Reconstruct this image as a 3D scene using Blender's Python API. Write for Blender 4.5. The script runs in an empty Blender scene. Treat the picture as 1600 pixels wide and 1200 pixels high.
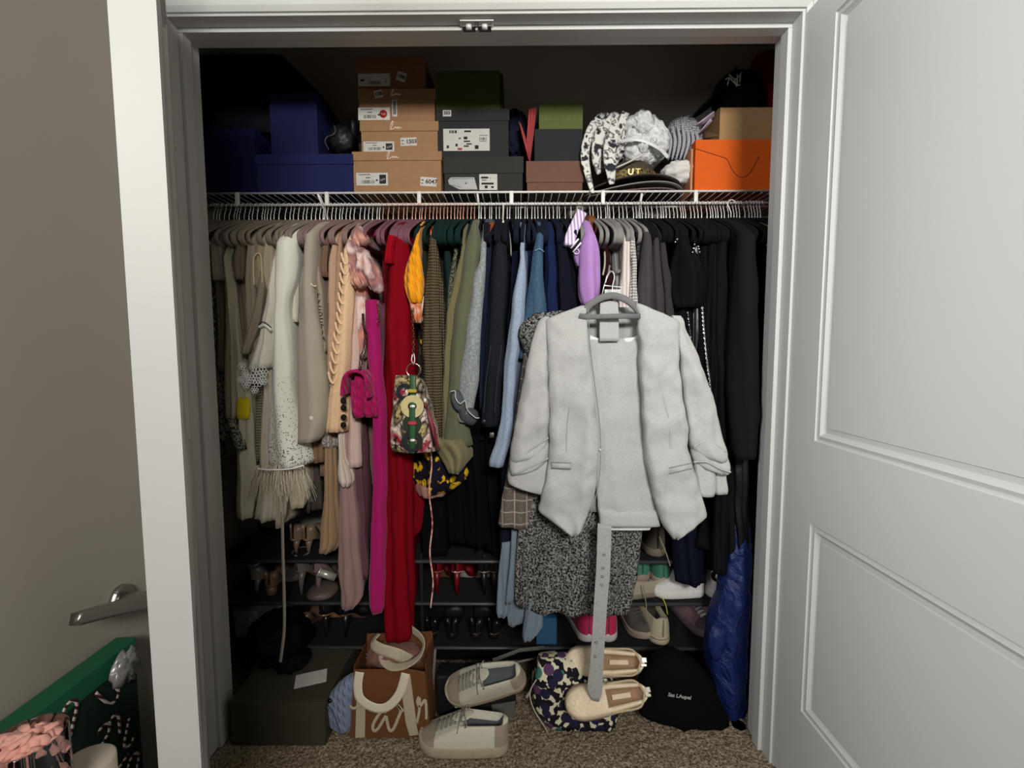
import bpy, bmesh, math, random
from mathutils import Vector, Matrix, Euler, noise
R = math.radians
rnd = random.Random(7)
# ------------------------------------------------------------------ camera
F = 709.0; H = 1.15
cam_d = bpy.data.cameras.new('camera'); cam = bpy.data.objects.new('camera', cam_d)
bpy.context.scene.collection.objects.link(cam); bpy.context.scene.camera = cam
cam_d.sensor_width = 36; cam_d.lens = F/1600*36; cam_d.clip_start = .02
CR = (Matrix.Rotation(R(.5), 3, 'Z') @ Matrix.Rotation(R(90-4.45), 3, 'X') @ Matrix.Rotation(R(-.12), 3, 'Z'))
cam.matrix_world = Matrix.Translation((0, 0, H)) @ CR.to_4x4()
# ------------------------------------------------------------------ light and exposure
sc = bpy.context.scene
sc.view_settings.view_transform = 'Standard'; sc.view_settings.look = 'None'
sc.view_settings.gamma = 1; sc.view_settings.use_curve_mapping = False
sc.view_settings.exposure = -0.12
w = bpy.data.worlds.new('world'); sc.world = w; w.use_nodes = True
w.node_tree.nodes['Background'].inputs[0].default_value = (.8, .85, 1, 1)
w.node_tree.nodes['Background'].inputs[1].default_value = .0
def area_light(name, loc, target, size, size_y, power, col, spread=180):
    d = bpy.data.lights.new(name, 'AREA'); d.shape = 'RECTANGLE'; d.size = size; d.size_y = size_y
    d.energy = power; d.color = col; d.spread = R(spread)
    o = bpy.data.objects.new(name, d); sc.collection.objects.link(o); o.location = loc
    o.rotation_euler = (Vector(target)-Vector(loc)).to_track_quat('-Z', 'Y').to_euler()
    return o
area_light('ceiling_lamp_light', (.5, -1.75, 2.34), (.12, 1.3, 1.55), .7, .6, 34, (1, .975, .93), 76)
area_light('door_fill_light', (-1.38, -.8, 1.75), (.7, .8, 1.4), .9, .9, 30, (.95, .98, 1), 90)  # added fill from the left to brighten the right door, not a window
# ------------------------------------------------------------------ helpers
C = sc.collection
def P(px, py, Y):
    """pixel of the 1600x1200 photo -> world point on the plane y = Y"""
    d = CR @ Vector(((px-800)/F, (600-py)/F, -1)); t = Y/d.y
    return Vector((d.x*t, Y, H+d.z*t))
def G(px, py, z=0.0):
    """pixel -> world point on the horizontal plane z"""
    d = CR @ Vector(((px-800)/F, (600-py)/F, -1)); t = (z-H)/d.z
    return Vector((d.x*t, d.y*t, z))
def lin(c):
    c /= 255.0
    return c/12.92 if c <= .04045 else ((c+.055)/1.055)**2.4
def col(r, g, b, k=1.0): return (lin(r)*k, lin(g)*k, lin(b)*k, 1)
def tag(o, label=None, cat=None, group=None, kind=None):
    if label: o['label'] = label
    if cat: o['category'] = cat
    if group: o['group'] = group
    if kind: o['kind'] = kind
    return o
def empty(name, loc=(0, 0, 0), rot=None, label=None, cat=None, group=None):
    o = bpy.data.objects.new(name, None); C.objects.link(o); o.location = loc
    o.empty_display_size = .02
    if rot: o.rotation_euler = rot
    return tag(o, label, cat, group)
def mesh(name, vf, mat, parent=None, smooth=True, local=False, origin=None):
    """vf=(verts, faces[, material indices]).  World coordinates unless local; the parent only translates."""
    v, f = vf[0], vf[1]
    me = bpy.data.meshes.new(name)
    if local: off = Vector((0, 0, 0))
    elif parent: off = Vector(parent.location)
    else:
        if origin is not None: off = Vector(origin)
        else:
            xs = [p[0] for p in v]; ys = [p[1] for p in v]; zs = [p[2] for p in v]
            off = Vector(((min(xs)+max(xs))/2, (min(ys)+max(ys))/2, min(zs)))
    me.from_pydata([tuple(Vector(p)-off) for p in v], [], f)
    mats = mat if isinstance(mat, (list, tuple)) else [mat]
    for m in mats: me.materials.append(m)
    if len(vf) > 2:
        me.polygons.foreach_set('material_index', vf[2])
    if smooth: me.polygons.foreach_set('use_smooth', [True]*len(f))
    me.update()
    o = bpy.data.objects.new(name, me); C.objects.link(o)
    if parent: o.parent = parent
    else: o.location = off
    return o
def join(*vfs):
    V = []; Fc = []; M = []
    for x in vfs:
        n = len(V); V += list(x[0]); Fc += [tuple(i+n for i in f) for f in x[1]]
        M += list(x[2]) if len(x) > 2 else [0]*len(x[1])
    return V, Fc, M
def setm(vf, i): return vf[0], vf[1], [i]*len(vf[1])
def xf(vf, mat):
    return ([mat @ Vector(p) for p in vf[0]],)+tuple(vf[1:])
def box(x0, x1, y0, y1, z0, z1, bev=0.0):
    if bev <= 0:
        v = [(x, y, z) for z in (z0, z1) for y in (y0, y1) for x in (x0, x1)]
        return v, [(0, 2, 3, 1), (4, 5, 7, 6), (0, 1, 5, 4), (2, 6, 7, 3), (0, 4, 6, 2), (1, 3, 7, 5)]
    bm = bmesh.new(); bmesh.ops.create_cube(bm, size=1)
    for q in bm.verts: q.co = Vector(((x0+x1)/2+q.co.x*(x1-x0), (y0+y1)/2+q.co.y*(y1-y0), (z0+z1)/2+q.co.z*(z1-z0)))
    bmesh.ops.bevel(bm, geom=bm.edges[:], offset=bev, segments=2, affect='EDGES', profile=.6)
    bm.verts.index_update()
    r = ([tuple(q.co) for q in bm.verts], [tuple(q.index for q in f.verts) for f in bm.faces]); bm.free(); return r
def catmull(pts, n):
    out = []
    for i in range(len(pts)-1):
        p0 = Vector(pts[max(i-1, 0)]); p1 = Vector(pts[i]); p2 = Vector(pts[i+1]); p3 = Vector(pts[min(i+2, len(pts)-1)])
        for k in range(n):
            t = k/n
            out.append(.5*((2*p1)+(p2-p0)*t+(2*p0-5*p1+4*p2-p3)*t*t+(3*p1-p0-3*p2+p3)*t**3))
    out.append(Vector(pts[-1])); return out
def sweep(pts, r, n=8, closed=False, flat=None, taper=None, up=(0, 0, 1), caps=True):
    """tube (or flat strap when flat=(w,t)) along pts"""
    pts = [Vector(p) for p in pts]; V = []; Fc = []; m = len(pts)
    up = Vector(up); prev = None
    for i, p in enumerate(pts):
        a = pts[(i-1) % m] if closed or i else pts[0]; b = pts[(i+1) % m] if closed or i < m-1 else pts[-1]
        t = (b-a).normalized() if (b-a).length > 1e-9 else Vector((0, 0, 1))
        if prev is None:
            s = t.cross(up)
            if s.length < 1e-3: s = t.cross(Vector((0, 1, 0)))
            if s.length < 1e-3: s = t.cross(Vector((1, 0, 0)))
        else: s = prev-t*prev.dot(t)
        s.normalize(); prev = s; u = s.cross(t)
        k = taper(i/(m-1)) if taper else 1
        for j in range(n):
            an = 2*math.pi*(j+.5)/n
            if flat: cx, cy = flat[0]/2*k*max(-1, min(1, 1.41*math.cos(an))), flat[1]/2*max(-1, min(1, 1.41*math.sin(an)))
            else: cx, cy = r*k*math.cos(an), r*k*math.sin(an)
            V.append(p+s*cx+u*cy)
    for i in range(m if closed else m-1):
        for j in range(n):
            a = i*n+j; b = i*n+(j+1) % n; c = ((i+1) % m)*n+(j+1) % n; d = ((i+1) % m)*n+j
            Fc.append((a, d, c, b))
    if caps and not closed:
        Fc.append(tuple(range(n))); Fc.append(tuple(reversed(range((m-1)*n, m*n))))
    return V, Fc
def lathe(prof, n=24, center=(0, 0, 0), axis='Z'):
    V = []; Fc = []
    for r, z in prof:
        for j in range(n):
            a = 2*math.pi*j/n
            q = (r*math.cos(a), r*math.sin(a), z) if axis == 'Z' else (r*math.cos(a), -z, r*math.sin(a))
            V.append(Vector(q)+Vector(center))
    for i in range(len(prof)-1):
        for j in range(n):
            Fc.append((i*n+j, i*n+(j+1) % n, (i+1)*n+(j+1) % n, (i+1)*n+j))
    Fc.append(tuple(reversed(range(n)))); Fc.append(tuple(range((len(prof)-1)*n, len(prof)*n)))
    return V, Fc
def blob(c, rad, amp=.1, freq=3., seed=0, sub=4, ridge=False, flatz=None):
    bm = bmesh.new(); bmesh.ops.create_icosphere(bm, subdivisions=sub, radius=1)
    for q in bm.verts:
        d = q.co.copy(); s = d*freq+Vector((seed*7.3, seed*3.1, seed))
        nz = noise.noise(s)+.5*noise.noise(s*2.1)
        if ridge: nz = .6-2*abs(nz)
        q.co = Vector((d.x*rad[0], d.y*rad[1], d.z*rad[2]))*(1+amp*nz)+Vector(c)
        if flatz is not None and q.co.z < flatz: q.co.z = flatz
    bm.verts.index_update()
    r = ([tuple(q.co) for q in bm.verts], [tuple(q.index for q in f.verts) for f in bm.faces]); bm.free(); return r
def interp_rows(rows, step=9.0, k=3):
    """rows (y, *values) -> resampled, softened"""
    rows = sorted(rows, key=lambda r: r[0]); out = []
    n = max(4, int((rows[-1][0]-rows[0][0])/step)); seg = 0
    for i in range(n+1):
        y = rows[0][0]+(rows[-1][0]-rows[0][0])*i/n
        while seg < len(rows)-2 and y > rows[seg+1][0]: seg += 1
        a, b = rows[seg], rows[seg+1]; t = (y-a[0])/max(1e-6, b[0]-a[0])
        p0 = rows[max(seg-1, 0)]; p3 = rows[min(seg+2, len(rows)-1)]
        vals = []
        for j in range(1, len(a)):
            m1 = (b[j]-p0[j])/max(1e-6, b[0]-p0[0]); m2 = (p3[j]-a[j])/max(1e-6, p3[0]-a[0]); h = b[0]-a[0]
            t2, t3 = t*t, t*t*t
            v = (2*t3-3*t2+1)*a[j]+(t3-2*t2+t)*h*m1*.8+(-2*t3+3*t2)*b[j]+(t3-t2)*h*m2*.8
            lo, hi = min(a[j], b[j]), max(a[j], b[j]); e = (hi-lo)*.15+.8
            vals.append(max(lo-e, min(hi+e, v)))
        out.append((y, *vals))
    return out
def loft(rings, cap_top=True, hem=.02, closed_bottom=False):
    n = len(rings[0]); V = []; Fc = []
    for r in rings: V += [Vector(p) for p in r]
    for i in range(len(rings)-1):
        for j in range(n):
            Fc.append((i*n+j, (i+1)*n+j, (i+1)*n+(j+1) % n, i*n+(j+1) % n))
    if cap_top: Fc.append(tuple(range(n)))
    last = rings[-1]; c = sum((Vector(p) for p in last), Vector())/n
    if closed_bottom:
        Fc.append(tuple(reversed(range(len(V)-n, len(V)))))
    else:                                   # a turned-in hem: inner ring, then up inside
        b = len(V)-n
        V += [c+(Vector(p)-c)*.86 for p in last]
        V += [c+(Vector(p)-c)*.80+Vector((0, 0, hem)) for p in last]
        for s in (0, n):
            for j in range(n):
                Fc.append((b+s+j, b+s+n+j, b+s+n+(j+1) % n, b+s+(j+1) % n))
        Fc.append(tuple(reversed(range(b+2*n, b+3*n))))
    return V, Fc
def side_vf(rows, Yn=1.33, Yf=1.69, wb=.55, fold=.14, m=5, seed=0, shoulder=True, zneck=None, wob=.005, hem=.02, closed=False, crump=0.004, skew=0.0, slim=1.0):
    """garment hanging edge-on: rows are (y px, left px, right px) of its near edge at depth Yn"""
    rr = interp_rows(rows); rg = []
    ph = seed*1.7
    def ring(xc, w, yn, yf, z, k):
        hw = w/2; ry = min(hw*1.25, (yf-yn)*.45); pts = []
        NC = 19
        prof = []
        for j in range(NC):
            a = -math.pi/2+math.pi*j/(NC-1)
            s = 1+1.5*fold*(.65*math.sin(m*a+ph+z*4+.7*math.sin(z*8+ph))+.35*math.sin(1.9*m*a-ph*2+z*9))*k
            prof.append((xc+hw*s*math.sin(a), yn+ry-ry*s*math.cos(a)))
        NF = 6; fl = []
        for j in range(1, NF+1):
            t = j/(NF+1); y = yn+ry+(yf-yn-ry)*t
            ww = max(.003, hw*(wb*.45+(1-wb*.45)*math.exp(-t*5.5)))
            d = wob*math.sin(t*11+ph*2+z*4)*k
            fl.append((t, y, ww, d))
        for a in prof: pts.append(a)
        for t, y, ww, d in fl: pts.append((xc+ww+d, y))
        pts.append((xc+.003, yf)); pts.append((xc-.003, yf))
        for t, y, ww, d in reversed(fl): pts.append((xc-ww+d, y))
        out = []
        for (x, y) in pts:
            dx = crump*noise.noise(Vector((x*18+seed, y*18, z*14)))
            dy = crump*noise.noise(Vector((x*18, y*18+seed, z*14+5)))
            out.append((x+dx, y+dy, z+skew*(x-xc)+crump*.4*noise.noise(Vector((x*20, y*9, seed+z*9)))))
        return out
    y0, l0, r0 = rr[0]
    A = P((l0+r0)/2, y0, Yn); W0 = (P(r0, y0, Yn)-P(l0, y0, Yn)).x
    if shoulder:
        zn = zneck or max(A.z+.035, 1.545)
        for i in range(7):
            t = i/7; s = t**.75
            z = zn+(A.z-zn)*(t**1.5)
            rg.append(ring(A.x, W0*(.35+.6*s)*slim, 1.47+(Yn-1.47)*s, 1.55+(Yf-1.55)*s, z, t))
    for i, (y, l, r) in enumerate(rr):
        a, b = P(l, y, Yn), P(r, y, Yn); k = min(1, .3+i/len(rr)*1.6)
        rg.append(ring((a.x+b.x)/2, max(.004, b.x-a.x), Yn, Yf, a.z, k))
    return loft(rg, hem=hem, closed_bottom=closed)
def front_vf(rows, Y=1.25, dep=.05, n=56, fold=.0, m=9, seed=0, crump=0.0, skew=0.0, hem=.012, closed=False, power=2.4, yslope=0.0, topcap=True, step=7.0):
    """cloth hanging face-on: rows are its outline at depth Y; fold = depth of vertical folds (m)"""
    rr = interp_rows(rows, step); rg = []
    y0 = rr[0][0]; y1 = rr[-1][0]
    for (y, l, r) in rr:
        a, b = P(l, y, Y), P(r, y, Y); xc = (a.x+b.x)/2; hw = max(.002, (b.x-a.x)/2); z = a.z
        tt = (y-y0)/(y1-y0); dd = dep*(.45+.55*min(1, tt*5)); pts = []
        dd = min(dd, hw*2.2)
        for j in range(n):
            an = 2*math.pi*j/n
            ca, sa = math.cos(an), math.sin(an)
            x = hw*math.copysign(abs(ca)**(2/power), ca); yy = -dd/2*math.copysign(abs(sa)**(2/power), sa)
            u = (x/hw) if hw > 1e-6 else 0
            f = fold*min(1, .15+1.3*tt)*math.sin(m*u*1.6+seed*2+1.2*math.sin(tt*3+seed))*(1-abs(u)**6)
            cr = crump*noise.noise(Vector(((xc+x)*16+seed*3, yy*10, z*12)))+.4*crump*noise.noise(Vector(((xc+x)*40+seed*3, yy*10, z*34)))
            pts.append((xc+x+.35*crump*noise.noise(Vector((z*22, seed, ca))), Y+dep/2+yy+f+cr+yslope*(z-P(l, y0, Y).z), z+skew*x))
        rg.append(pts)
    return loft(rg, hem=hem, closed_bottom=closed, cap_top=topcap)
def text_vf(s, size, ext=.0004, font_shear=0.0, align='CENTER', bold=0.0):
    cu = bpy.data.curves.new('t', 'FONT'); cu.body = s; cu.size = size; cu.extrude = ext; cu.align_x = align; cu.align_y = 'CENTER'
    cu.shear = font_shear; cu.offset = bold; cu.resolution_u = 3
    o = bpy.data.objects.new('t', cu); C.objects.link(o)
    bpy.context.view_layer.update()
    dg = bpy.context.evaluated_depsgraph_get(); me = o.evaluated_get(dg).to_mesh()
    v = [tuple(q.co) for q in me.vertices]; f = [tuple(p.vertices) for p in me.polygons]
    o.evaluated_get(dg).to_mesh_clear(); bpy.data.objects.remove(o); bpy.data.curves.remove(cu)
    return v, f
def face_cam(vf, loc, roll=0.0, rz=0.0):
    """text in its xy plane -> upright, facing -Y (towards the room)"""
    return xf(vf, Matrix.Translation(loc) @ Matrix.Rotation(R(rz), 4, 'Z') @ Matrix.Rotation(R(90), 4, 'X') @ Matrix.Rotation(R(roll), 4, 'Z'))
def pxrect(x0, x1, y0, y1, Y, dep):
    a = P(x0, y1, Y); b = P(x1, y0, Y)
    return box(a.x, b.x, Y, Y+dep, a.z, b.z)
# ------------------------------------------------------------------ materials
_mc = {}
def nt(m): return m.node_tree.nodes, m.node_tree.links
def base_mat(name, c, rough=.8, metal=0, spec=.3, sheen=0.0, alpha=1):
    m = bpy.data.materials.new(name); m.use_nodes = True; b = m.node_tree.nodes['Principled BSDF']
    b.inputs['Base Color'].default_value = c; b.inputs['Roughness'].default_value = rough
    b.inputs['Metallic'].default_value = metal; b.inputs['Specular IOR Level'].default_value = spec
    b.inputs['Sheen Weight'].default_value = sheen; b.inputs['Alpha'].default_value = alpha
    return m
def add(m, kind, **kw):
    n = m.node_tree.nodes.new(kind)
    for k, v in kw.items():
        if k in n.inputs.keys(): n.inputs[k].default_value = v
        else: setattr(n, k, v)
    return n
def ramp(m, src, stops, interp='LINEAR'):
    r = add(m, 'ShaderNodeValToRGB'); r.color_ramp.interpolation = interp
    e = r.color_ramp.elements
    while len(e) < len(stops): e.new(.5)
    for i, (p, c) in enumerate(stops): e[i].position = p; e[i].color = c
    m.node_tree.links.new(src, r.inputs[0]); return r.outputs[0]
def bump(m, src, st=.3, dist=.002):
    b = add(m, 'ShaderNodeBump'); b.inputs['Strength'].default_value = st; b.inputs['Distance'].default_value = dist
    m.node_tree.links.new(src, b.inputs['Height']); m.node_tree.links.new(b.outputs[0], m.node_tree.nodes['Principled BSDF'].inputs['Normal'])
def coord(m, scale=(1, 1, 1)):
    tc = add(m, 'ShaderNodeTexCoord'); mp = add(m, 'ShaderNodeMapping'); mp.inputs['Scale'].default_value = scale
    m.node_tree.links.new(tc.outputs['Object'], mp.inputs[0]); return mp.outputs[0]
def fab(rgb, kind='plain', c2=None, k=1.0):
    key = (rgb, kind, c2, k)
    if key in _mc: return _mc[key]
    a = col(*rgb, k); b = col(*(c2 or [min(255, x*(1.06 if kind == 'plain' else 1.18)+1) for x in rgb]), k)
    m = base_mat('fabric_'+kind, a, .95, 0, .08, .1 if sum(rgb) > 240 else 0); L = m.node_tree.links; bs = m.node_tree.nodes['Principled BSDF']
    def noi(sc_, det=2., src=None):
        n = add(m, 'ShaderNodeTexNoise', Scale=sc_, Detail=det)
        L.new(src or coord(m), n.inputs['Vector']); return n.outputs['Fac']
    def wav(sc_, d='X', prof='SIN', dist=0., src=None):
        n = add(m, 'ShaderNodeTexWave', Scale=sc_, Distortion=dist); n.bands_direction = d; n.wave_profile = prof
        L.new(src or coord(m), n.inputs['Vector']); return n.outputs['Fac']
    def math_(op, x, y):
        n = add(m, 'ShaderNodeMath', operation=op)
        for i, q in enumerate((x, y)):
            if isinstance(q, (int, float)): n.inputs[i].default_value = q
            else: L.new(q, n.inputs[i])
        return n.outputs[0]
    def mix(f, x, y):
        n = add(m, 'ShaderNodeMix'); n.data_type = 'RGBA'
        L.new(f, n.inputs[0])
        for i, q in ((6, x), (7, y)):
            if isinstance(q, tuple): n.inputs[i].default_value = q
            else: L.new(q, n.inputs[i])
        return n.outputs[2]
    if kind == 'plain':
        f = noi(260, 3); L.new(ramp(m, f, [(.3, a), (.75, b)]), bs.inputs['Base Color']); bump(m, noi(34, 4), .25, .004)
    elif kind == 'linen':
        f = math_('ADD', noi(120, 3, coord(m, (1, 1, 9))), noi(120, 3, coord(m, (9, 9, 1))))
        L.new(ramp(m, f, [(.7, tuple(x*.93 for x in a[:3])+(1,)), (1.25, b)]), bs.inputs['Base Color']); bump(m, f, .25, .0012)
    elif kind == 'satin':
        bs.inputs['Roughness'].default_value = .38; bs.inputs['Specular IOR Level'].default_value = .5; bump(m, noi(14, 3), .5, .006)
    elif kind == 'tweed':
        f = noi(190, 4); L.new(ramp(m, f, [(.42, a), (.62, b), (.7, b)], 'LINEAR'), bs.inputs['Base Color']); bump(m, f, .6, .002)
    elif kind == 'wool':
        f = noi(420, 2); L.new(ramp(m, f, [(.35, a), (.68, b)]), bs.inputs['Base Color']); bump(m, f, .5, .0015)
    elif kind == 'denim':
        f = math_('ADD', math_('MULTIPLY', wav(190, 'DIAGONAL', 'SIN', 2.), .35), noi(150, 4))
        L.new(ramp(m, f, [(.35, a), (.95, b)]), bs.inputs['Base Color']); bump(m, f, .4, .001)
    elif kind == 'knit':
        f = math_('ADD', wav(38, 'Z', 'SIN', 3.), math_('MULTIPLY', wav(60, 'X', 'SIN', 2.), .6))
        L.new(ramp(m, f, [(.2, tuple(x*.6 for x in a[:3])+(1,)), (1., b)]), bs.inputs['Base Color']); bump(m, f, .9, .004)
    elif kind == 'rib':
        f = wav(26, 'X', 'SIN', .3); L.new(ramp(m, f, [(.1, tuple(x*.7 for x in a[:3])+(1,)), (.6, b)]), bs.inputs['Base Color']); bump(m, f, .7, .003)
    elif kind == 'plaid':
        g = math_('MAXIMUM', ramp(m, wav(9, 'X'), [(.955, (0, 0, 0, 1)), (.995, (1, 1, 1, 1))]), ramp(m, wav(9, 'Z'), [(.955, (0, 0, 0, 1)), (.995, (1, 1, 1, 1))]))
        base = ramp(m, noi(260, 3), [(.4, a), (.6, tuple(x*1.7 for x in a[:3])+(1,))])
        base2 = mix(ramp(m, wav(9, 'X', 'SIN', 0, coord(m, (1.0, 1, 1))), [(.2, (0, 0, 0, 1)), (.45, (.5, .5, .5, 1))]), base, col(100, 78, 78, k))
        L.new(mix(g, base2, b), bs.inputs['Base Color']); bump(m, noi(200), .3, .001)
    elif kind == 'floral':
        v = add(m, 'ShaderNodeTexVoronoi', Scale=34.); L.new(coord(m), v.inputs['Vector'])
        f = noi(30, 2)
        c1 = ramp(m, v.outputs['Distance'], [(0, b), (.42, b), (.5, a), (1, a)])
        L.new(mix(ramp(m, f, [(.52, (0, 0, 0, 1)), (.58, (1, 1, 1, 1))]), c1, col(24, 20, 36, k)), bs.inputs['Base Color']); bump(m, noi(30), .3, .004)
    elif kind == 'camo':        # dark blossoms on cream with green discs
        v = add(m, 'ShaderNodeTexVoronoi', Scale=26.); L.new(coord(m), v.inputs['Vector'])
        f = noi(52, 1.5)
        basec = ramp(m, f, [(.5, a), (.53, b)], 'LINEAR')
        disc = ramp(m, v.outputs['Distance'], [(.0, (1, 1, 1, 1)), (.40, (1, 1, 1, 1)), (.44, (0, 0, 0, 1)), (1, (0, 0, 0, 1))])
        hue = ramp(m, v.outputs['Color'], [(.0, col(70, 125, 110, k)), (.40, col(70, 125, 110, k)), (.42, col(40, 38, 62, k)), (.7, col(88, 60, 92, k)), (.85, col(190, 175, 120, k))], 'CONSTANT')
        L.new(mix(disc, basec, hue), bs.inputs['Base Color'])
    elif kind == 'watercolor':
        f = noi(11, 3); L.new(ramp(m, f, [(.3, col(225, 205, 195, k)), (.42, a), (.52, b), (.6, col(214, 190, 184, k)), (.72, a)]), bs.inputs['Base Color'])
        bs.inputs['Roughness'].default_value = .45; bump(m, noi(20), .4, .006)
    elif kind == 'snake':
        v = add(m, 'ShaderNodeTexVoronoi', Scale=120.); L.new(coord(m, (1, 1, .8)), v.inputs['Vector'])
        patch = ramp(m, noi(17, 1.), [(.34, col(150, 40, 60, k)), (.44, col(226, 208, 190, k)), (.50, col(66, 58, 52, k)), (.60, col(196, 176, 120, k)), (.68, col(34, 40, 34, k))])
        L.new(mix(ramp(m, v.outputs['Distance'], [(.5, (0, 0, 0, 1)), (.8, (1, 1, 1, 1))]), patch, col(30, 24, 24, k)), bs.inputs['Base Color'])
        bs.inputs['Roughness'].default_value = .4; bump(m, v.outputs['Distance'], .6, .002)
    elif kind == 'scarf':
        f = noi(26, 2.5); L.new(ramp(m, f, [(.40, a), (.45, b), (.52, b), (.56, a), (.62, b)]), bs.inputs['Base Color']); bump(m, noi(40), .3, .003)
    elif kind == 'sequin':
        v = add(m, 'ShaderNodeTexVoronoi', Scale=190.); L.new(coord(m), v.inputs['Vector'])
        tc = add(m, 'ShaderNodeTexCoord'); sp = add(m, 'ShaderNodeSeparateXYZ'); L.new(tc.outputs['Generated'], sp.inputs[0])
        thr = ramp(m, sp.outputs[2], [(.0, (.42, .42, .42, 1)), (.22, (.30, .30, .30, 1)), (.62, (0, 0, 0, 1))])
        hit = math_('LESS_THAN', v.outputs['Distance'], thr)
        dark = ramp(m, v.outputs['Color'], [(.0, col(74, 74, 66, k)), (.5, col(240, 238, 228, k))], 'CONSTANT')
        L.new(mix(hit, a, dark), bs.inputs['Base Color']); bs.inputs['Roughness'].default_value = .6
    elif kind == 'stripe':
        f = wav(30, 'X', 'SIN', .5); L.new(ramp(m, f, [(.35, a), (.55, b)]), bs.inputs['Base Color'])
    elif kind == 'quilt':
        f = math_('MULTIPLY', wav(20, 'DIAGONAL'), wav(20, 'X', 'SIN', 0, coord(m, (1, 1, -1)))); bump(m, f, .8, .006); bs.inputs['Roughness'].default_value = .5
    elif kind == 'tulle':
        f = noi(70, 5); L.new(ramp(m, f, [(.3, a), (.7, b)]), bs.inputs['Base Color']); bump(m, f, .9, .01)
    _mc[key] = m; return m
def hard(rgb, rough=.5, metal=0, spec=.4, k=1.0, bumpy=0.0, name='surface'):
    key = ('h', rgb, rough, metal, spec, k, bumpy)
    if key in _mc: return _mc[key]
    m = base_mat(name, col(*rgb, k), rough, metal, spec)
    n = add(m, 'ShaderNodeTexNoise', Scale=60., Detail=4.); m.node_tree.links.new(coord(m), n.inputs['Vector'])
    a = col(*rgb, k); L = m.node_tree.links
    L.new(ramp(m, n.outputs['Fac'], [(.3, tuple(x*.93 for x in a[:3])+(1,)), (.7, tuple(min(1, x*1.05) for x in a[:3])+(1,))]), m.node_tree.nodes['Principled BSDF'].inputs['Base Color'])
    if bumpy: bump(m, n.outputs['Fac'], bumpy, .002)
    _mc[key] = m; return m
CHROME = hard((232, 230, 226), .3, .35, .6, name='chrome')
ROSE = hard((232, 172, 150), .3, .35, .6, name='rose_gold')
GOLD = hard((212, 190, 120), .3, 1, .5, name='gold')
BLACK = hard((22, 22, 24), .6)
INK = hard((30, 28, 28), .8)
PAPER = hard((205, 202, 195), .8, k=.85)
# ------------------------------------------------------------------ setting
def paint(rgb, k=1., rough=.55):
    m = base_mat('painted', col(*rgb, k), rough, 0, .35)
    n = add(m, 'ShaderNodeTexNoise', Scale=160., Detail=3.); m.node_tree.links.new(coord(m), n.inputs['Vector']); bump(m, n.outputs['Fac'], .12, .0008)
    return m
WALL = paint((196, 192, 182), .85, .9); WHITE = paint((222, 222, 218), .74, .45); CEIL = paint((225, 222, 215), .8, .95)
XL, XR = -.865, .702           # opening
YB, YF_ = 1.30, 1.185           # back and front of the wall the opening is cut in
ZT = P(760, 72, YB).z           # head of the opening
def struct(name, vf, mat, parent=None, smooth=False):
    o = mesh(name, vf, mat, parent, smooth)
    if not parent: o['kind'] = 'structure'
    return o
RX0, RX1, RY0 = -1.5, 1.7, -2.0
struct('wall_front', join(box(RX0, XL-.02, YF_, YB, 0, 2.44), box(XR+.02, RX1, YF_, YB, 0, 2.44), box(XL-.02, XR+.02, YF_, YB, ZT+.02, 2.44)), WALL)
struct('ceiling', box(RX0, RX1, RY0, 1.95, 2.44, 2.5), CEIL)
struct('wall_left', box(RX0-.1, RX0, RY0, YB, 0, 2.44), WALL)
struct('wall_right', box(RX1, RX1+.1, RY0, YB, 0, 2.44), WALL)
struct('wall_back', box(RX0, RX1, RY0-.1, RY0, 0, 2.44), WALL)
CW = paint((190, 186, 174), .85, .9)
struct('wall_closet_back', box(-1.12, .98, 1.805, 1.9, 0, 2.44), CW)
struct('wall_closet_left', box(-1.2, -1.12, YB, 1.9, 0, 2.44), CW)
struct('wall_closet_right', box(.98, 1.06, YB, 1.9, 0, 2.44), CW)
# carpet: a dense noisy sheet in view, pile as relief
def carpet():
    V = []; Fc = []; nx, ny = 300, 130; x0, x1, y0, y1 = -1.12, .98, 1.0, 1.8
    for j in range(ny+1):
        for i in range(nx+1):
            x = x0+(x1-x0)*i/nx; y = y0+(y1-y0)*j/ny
            V.append((x, y, .003*noise.noise(Vector((x*95, y*95, 0)))+.003*noise.noise(Vector((x*45, y*45, 3)))-.003))
    for j in range(ny):
        for i in range(nx):
            a = j*(nx+1)+i; Fc.append((a, a+1, a+nx+2, a+nx+1))
    a = join((V, Fc), box(RX0, RX1, RY0, 1.0, -.1, -.003), box(RX0, -1.12, 1.0, 1.19, -.1, -.003), box(.98, RX1, 1.0, 1.19, -.1, -.003), box(-1.12, .98, 1.0, 1.8, -.1, -.02))
    return a
CARP = base_mat('carpet', col(150, 132, 108, .8), 1, 0, .05)
n1 = add(CARP, 'ShaderNodeTexNoise', Scale=170., Detail=4.); CARP.node_tree.links.new(coord(CARP), n1.inputs['Vector'])
CARP.node_tree.links.new(ramp(CARP, n1.outputs['Fac'], [(.32, col(96, 82, 64, .7)), (.5, col(158, 140, 116, .75)), (.7, col(206, 190, 164, .8))]), CARP.node_tree.nodes['Principled BSDF'].inputs['Base Color'])
bump(CARP, n1.outputs['Fac'], 1., .006)
struct('floor', carpet(), CARP)
struct('baseboard_left', box(RX0, RX0+.014, RY0, YF_, 0, .11), WHITE); struct('baseboard_right', box(RX1-.014, RX1, RY0, YF_, 0, .11), WHITE)
struct('baseboard_closet', box(-1.12, .98, 1.79, 1.805, 0, .09), WHITE)
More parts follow.
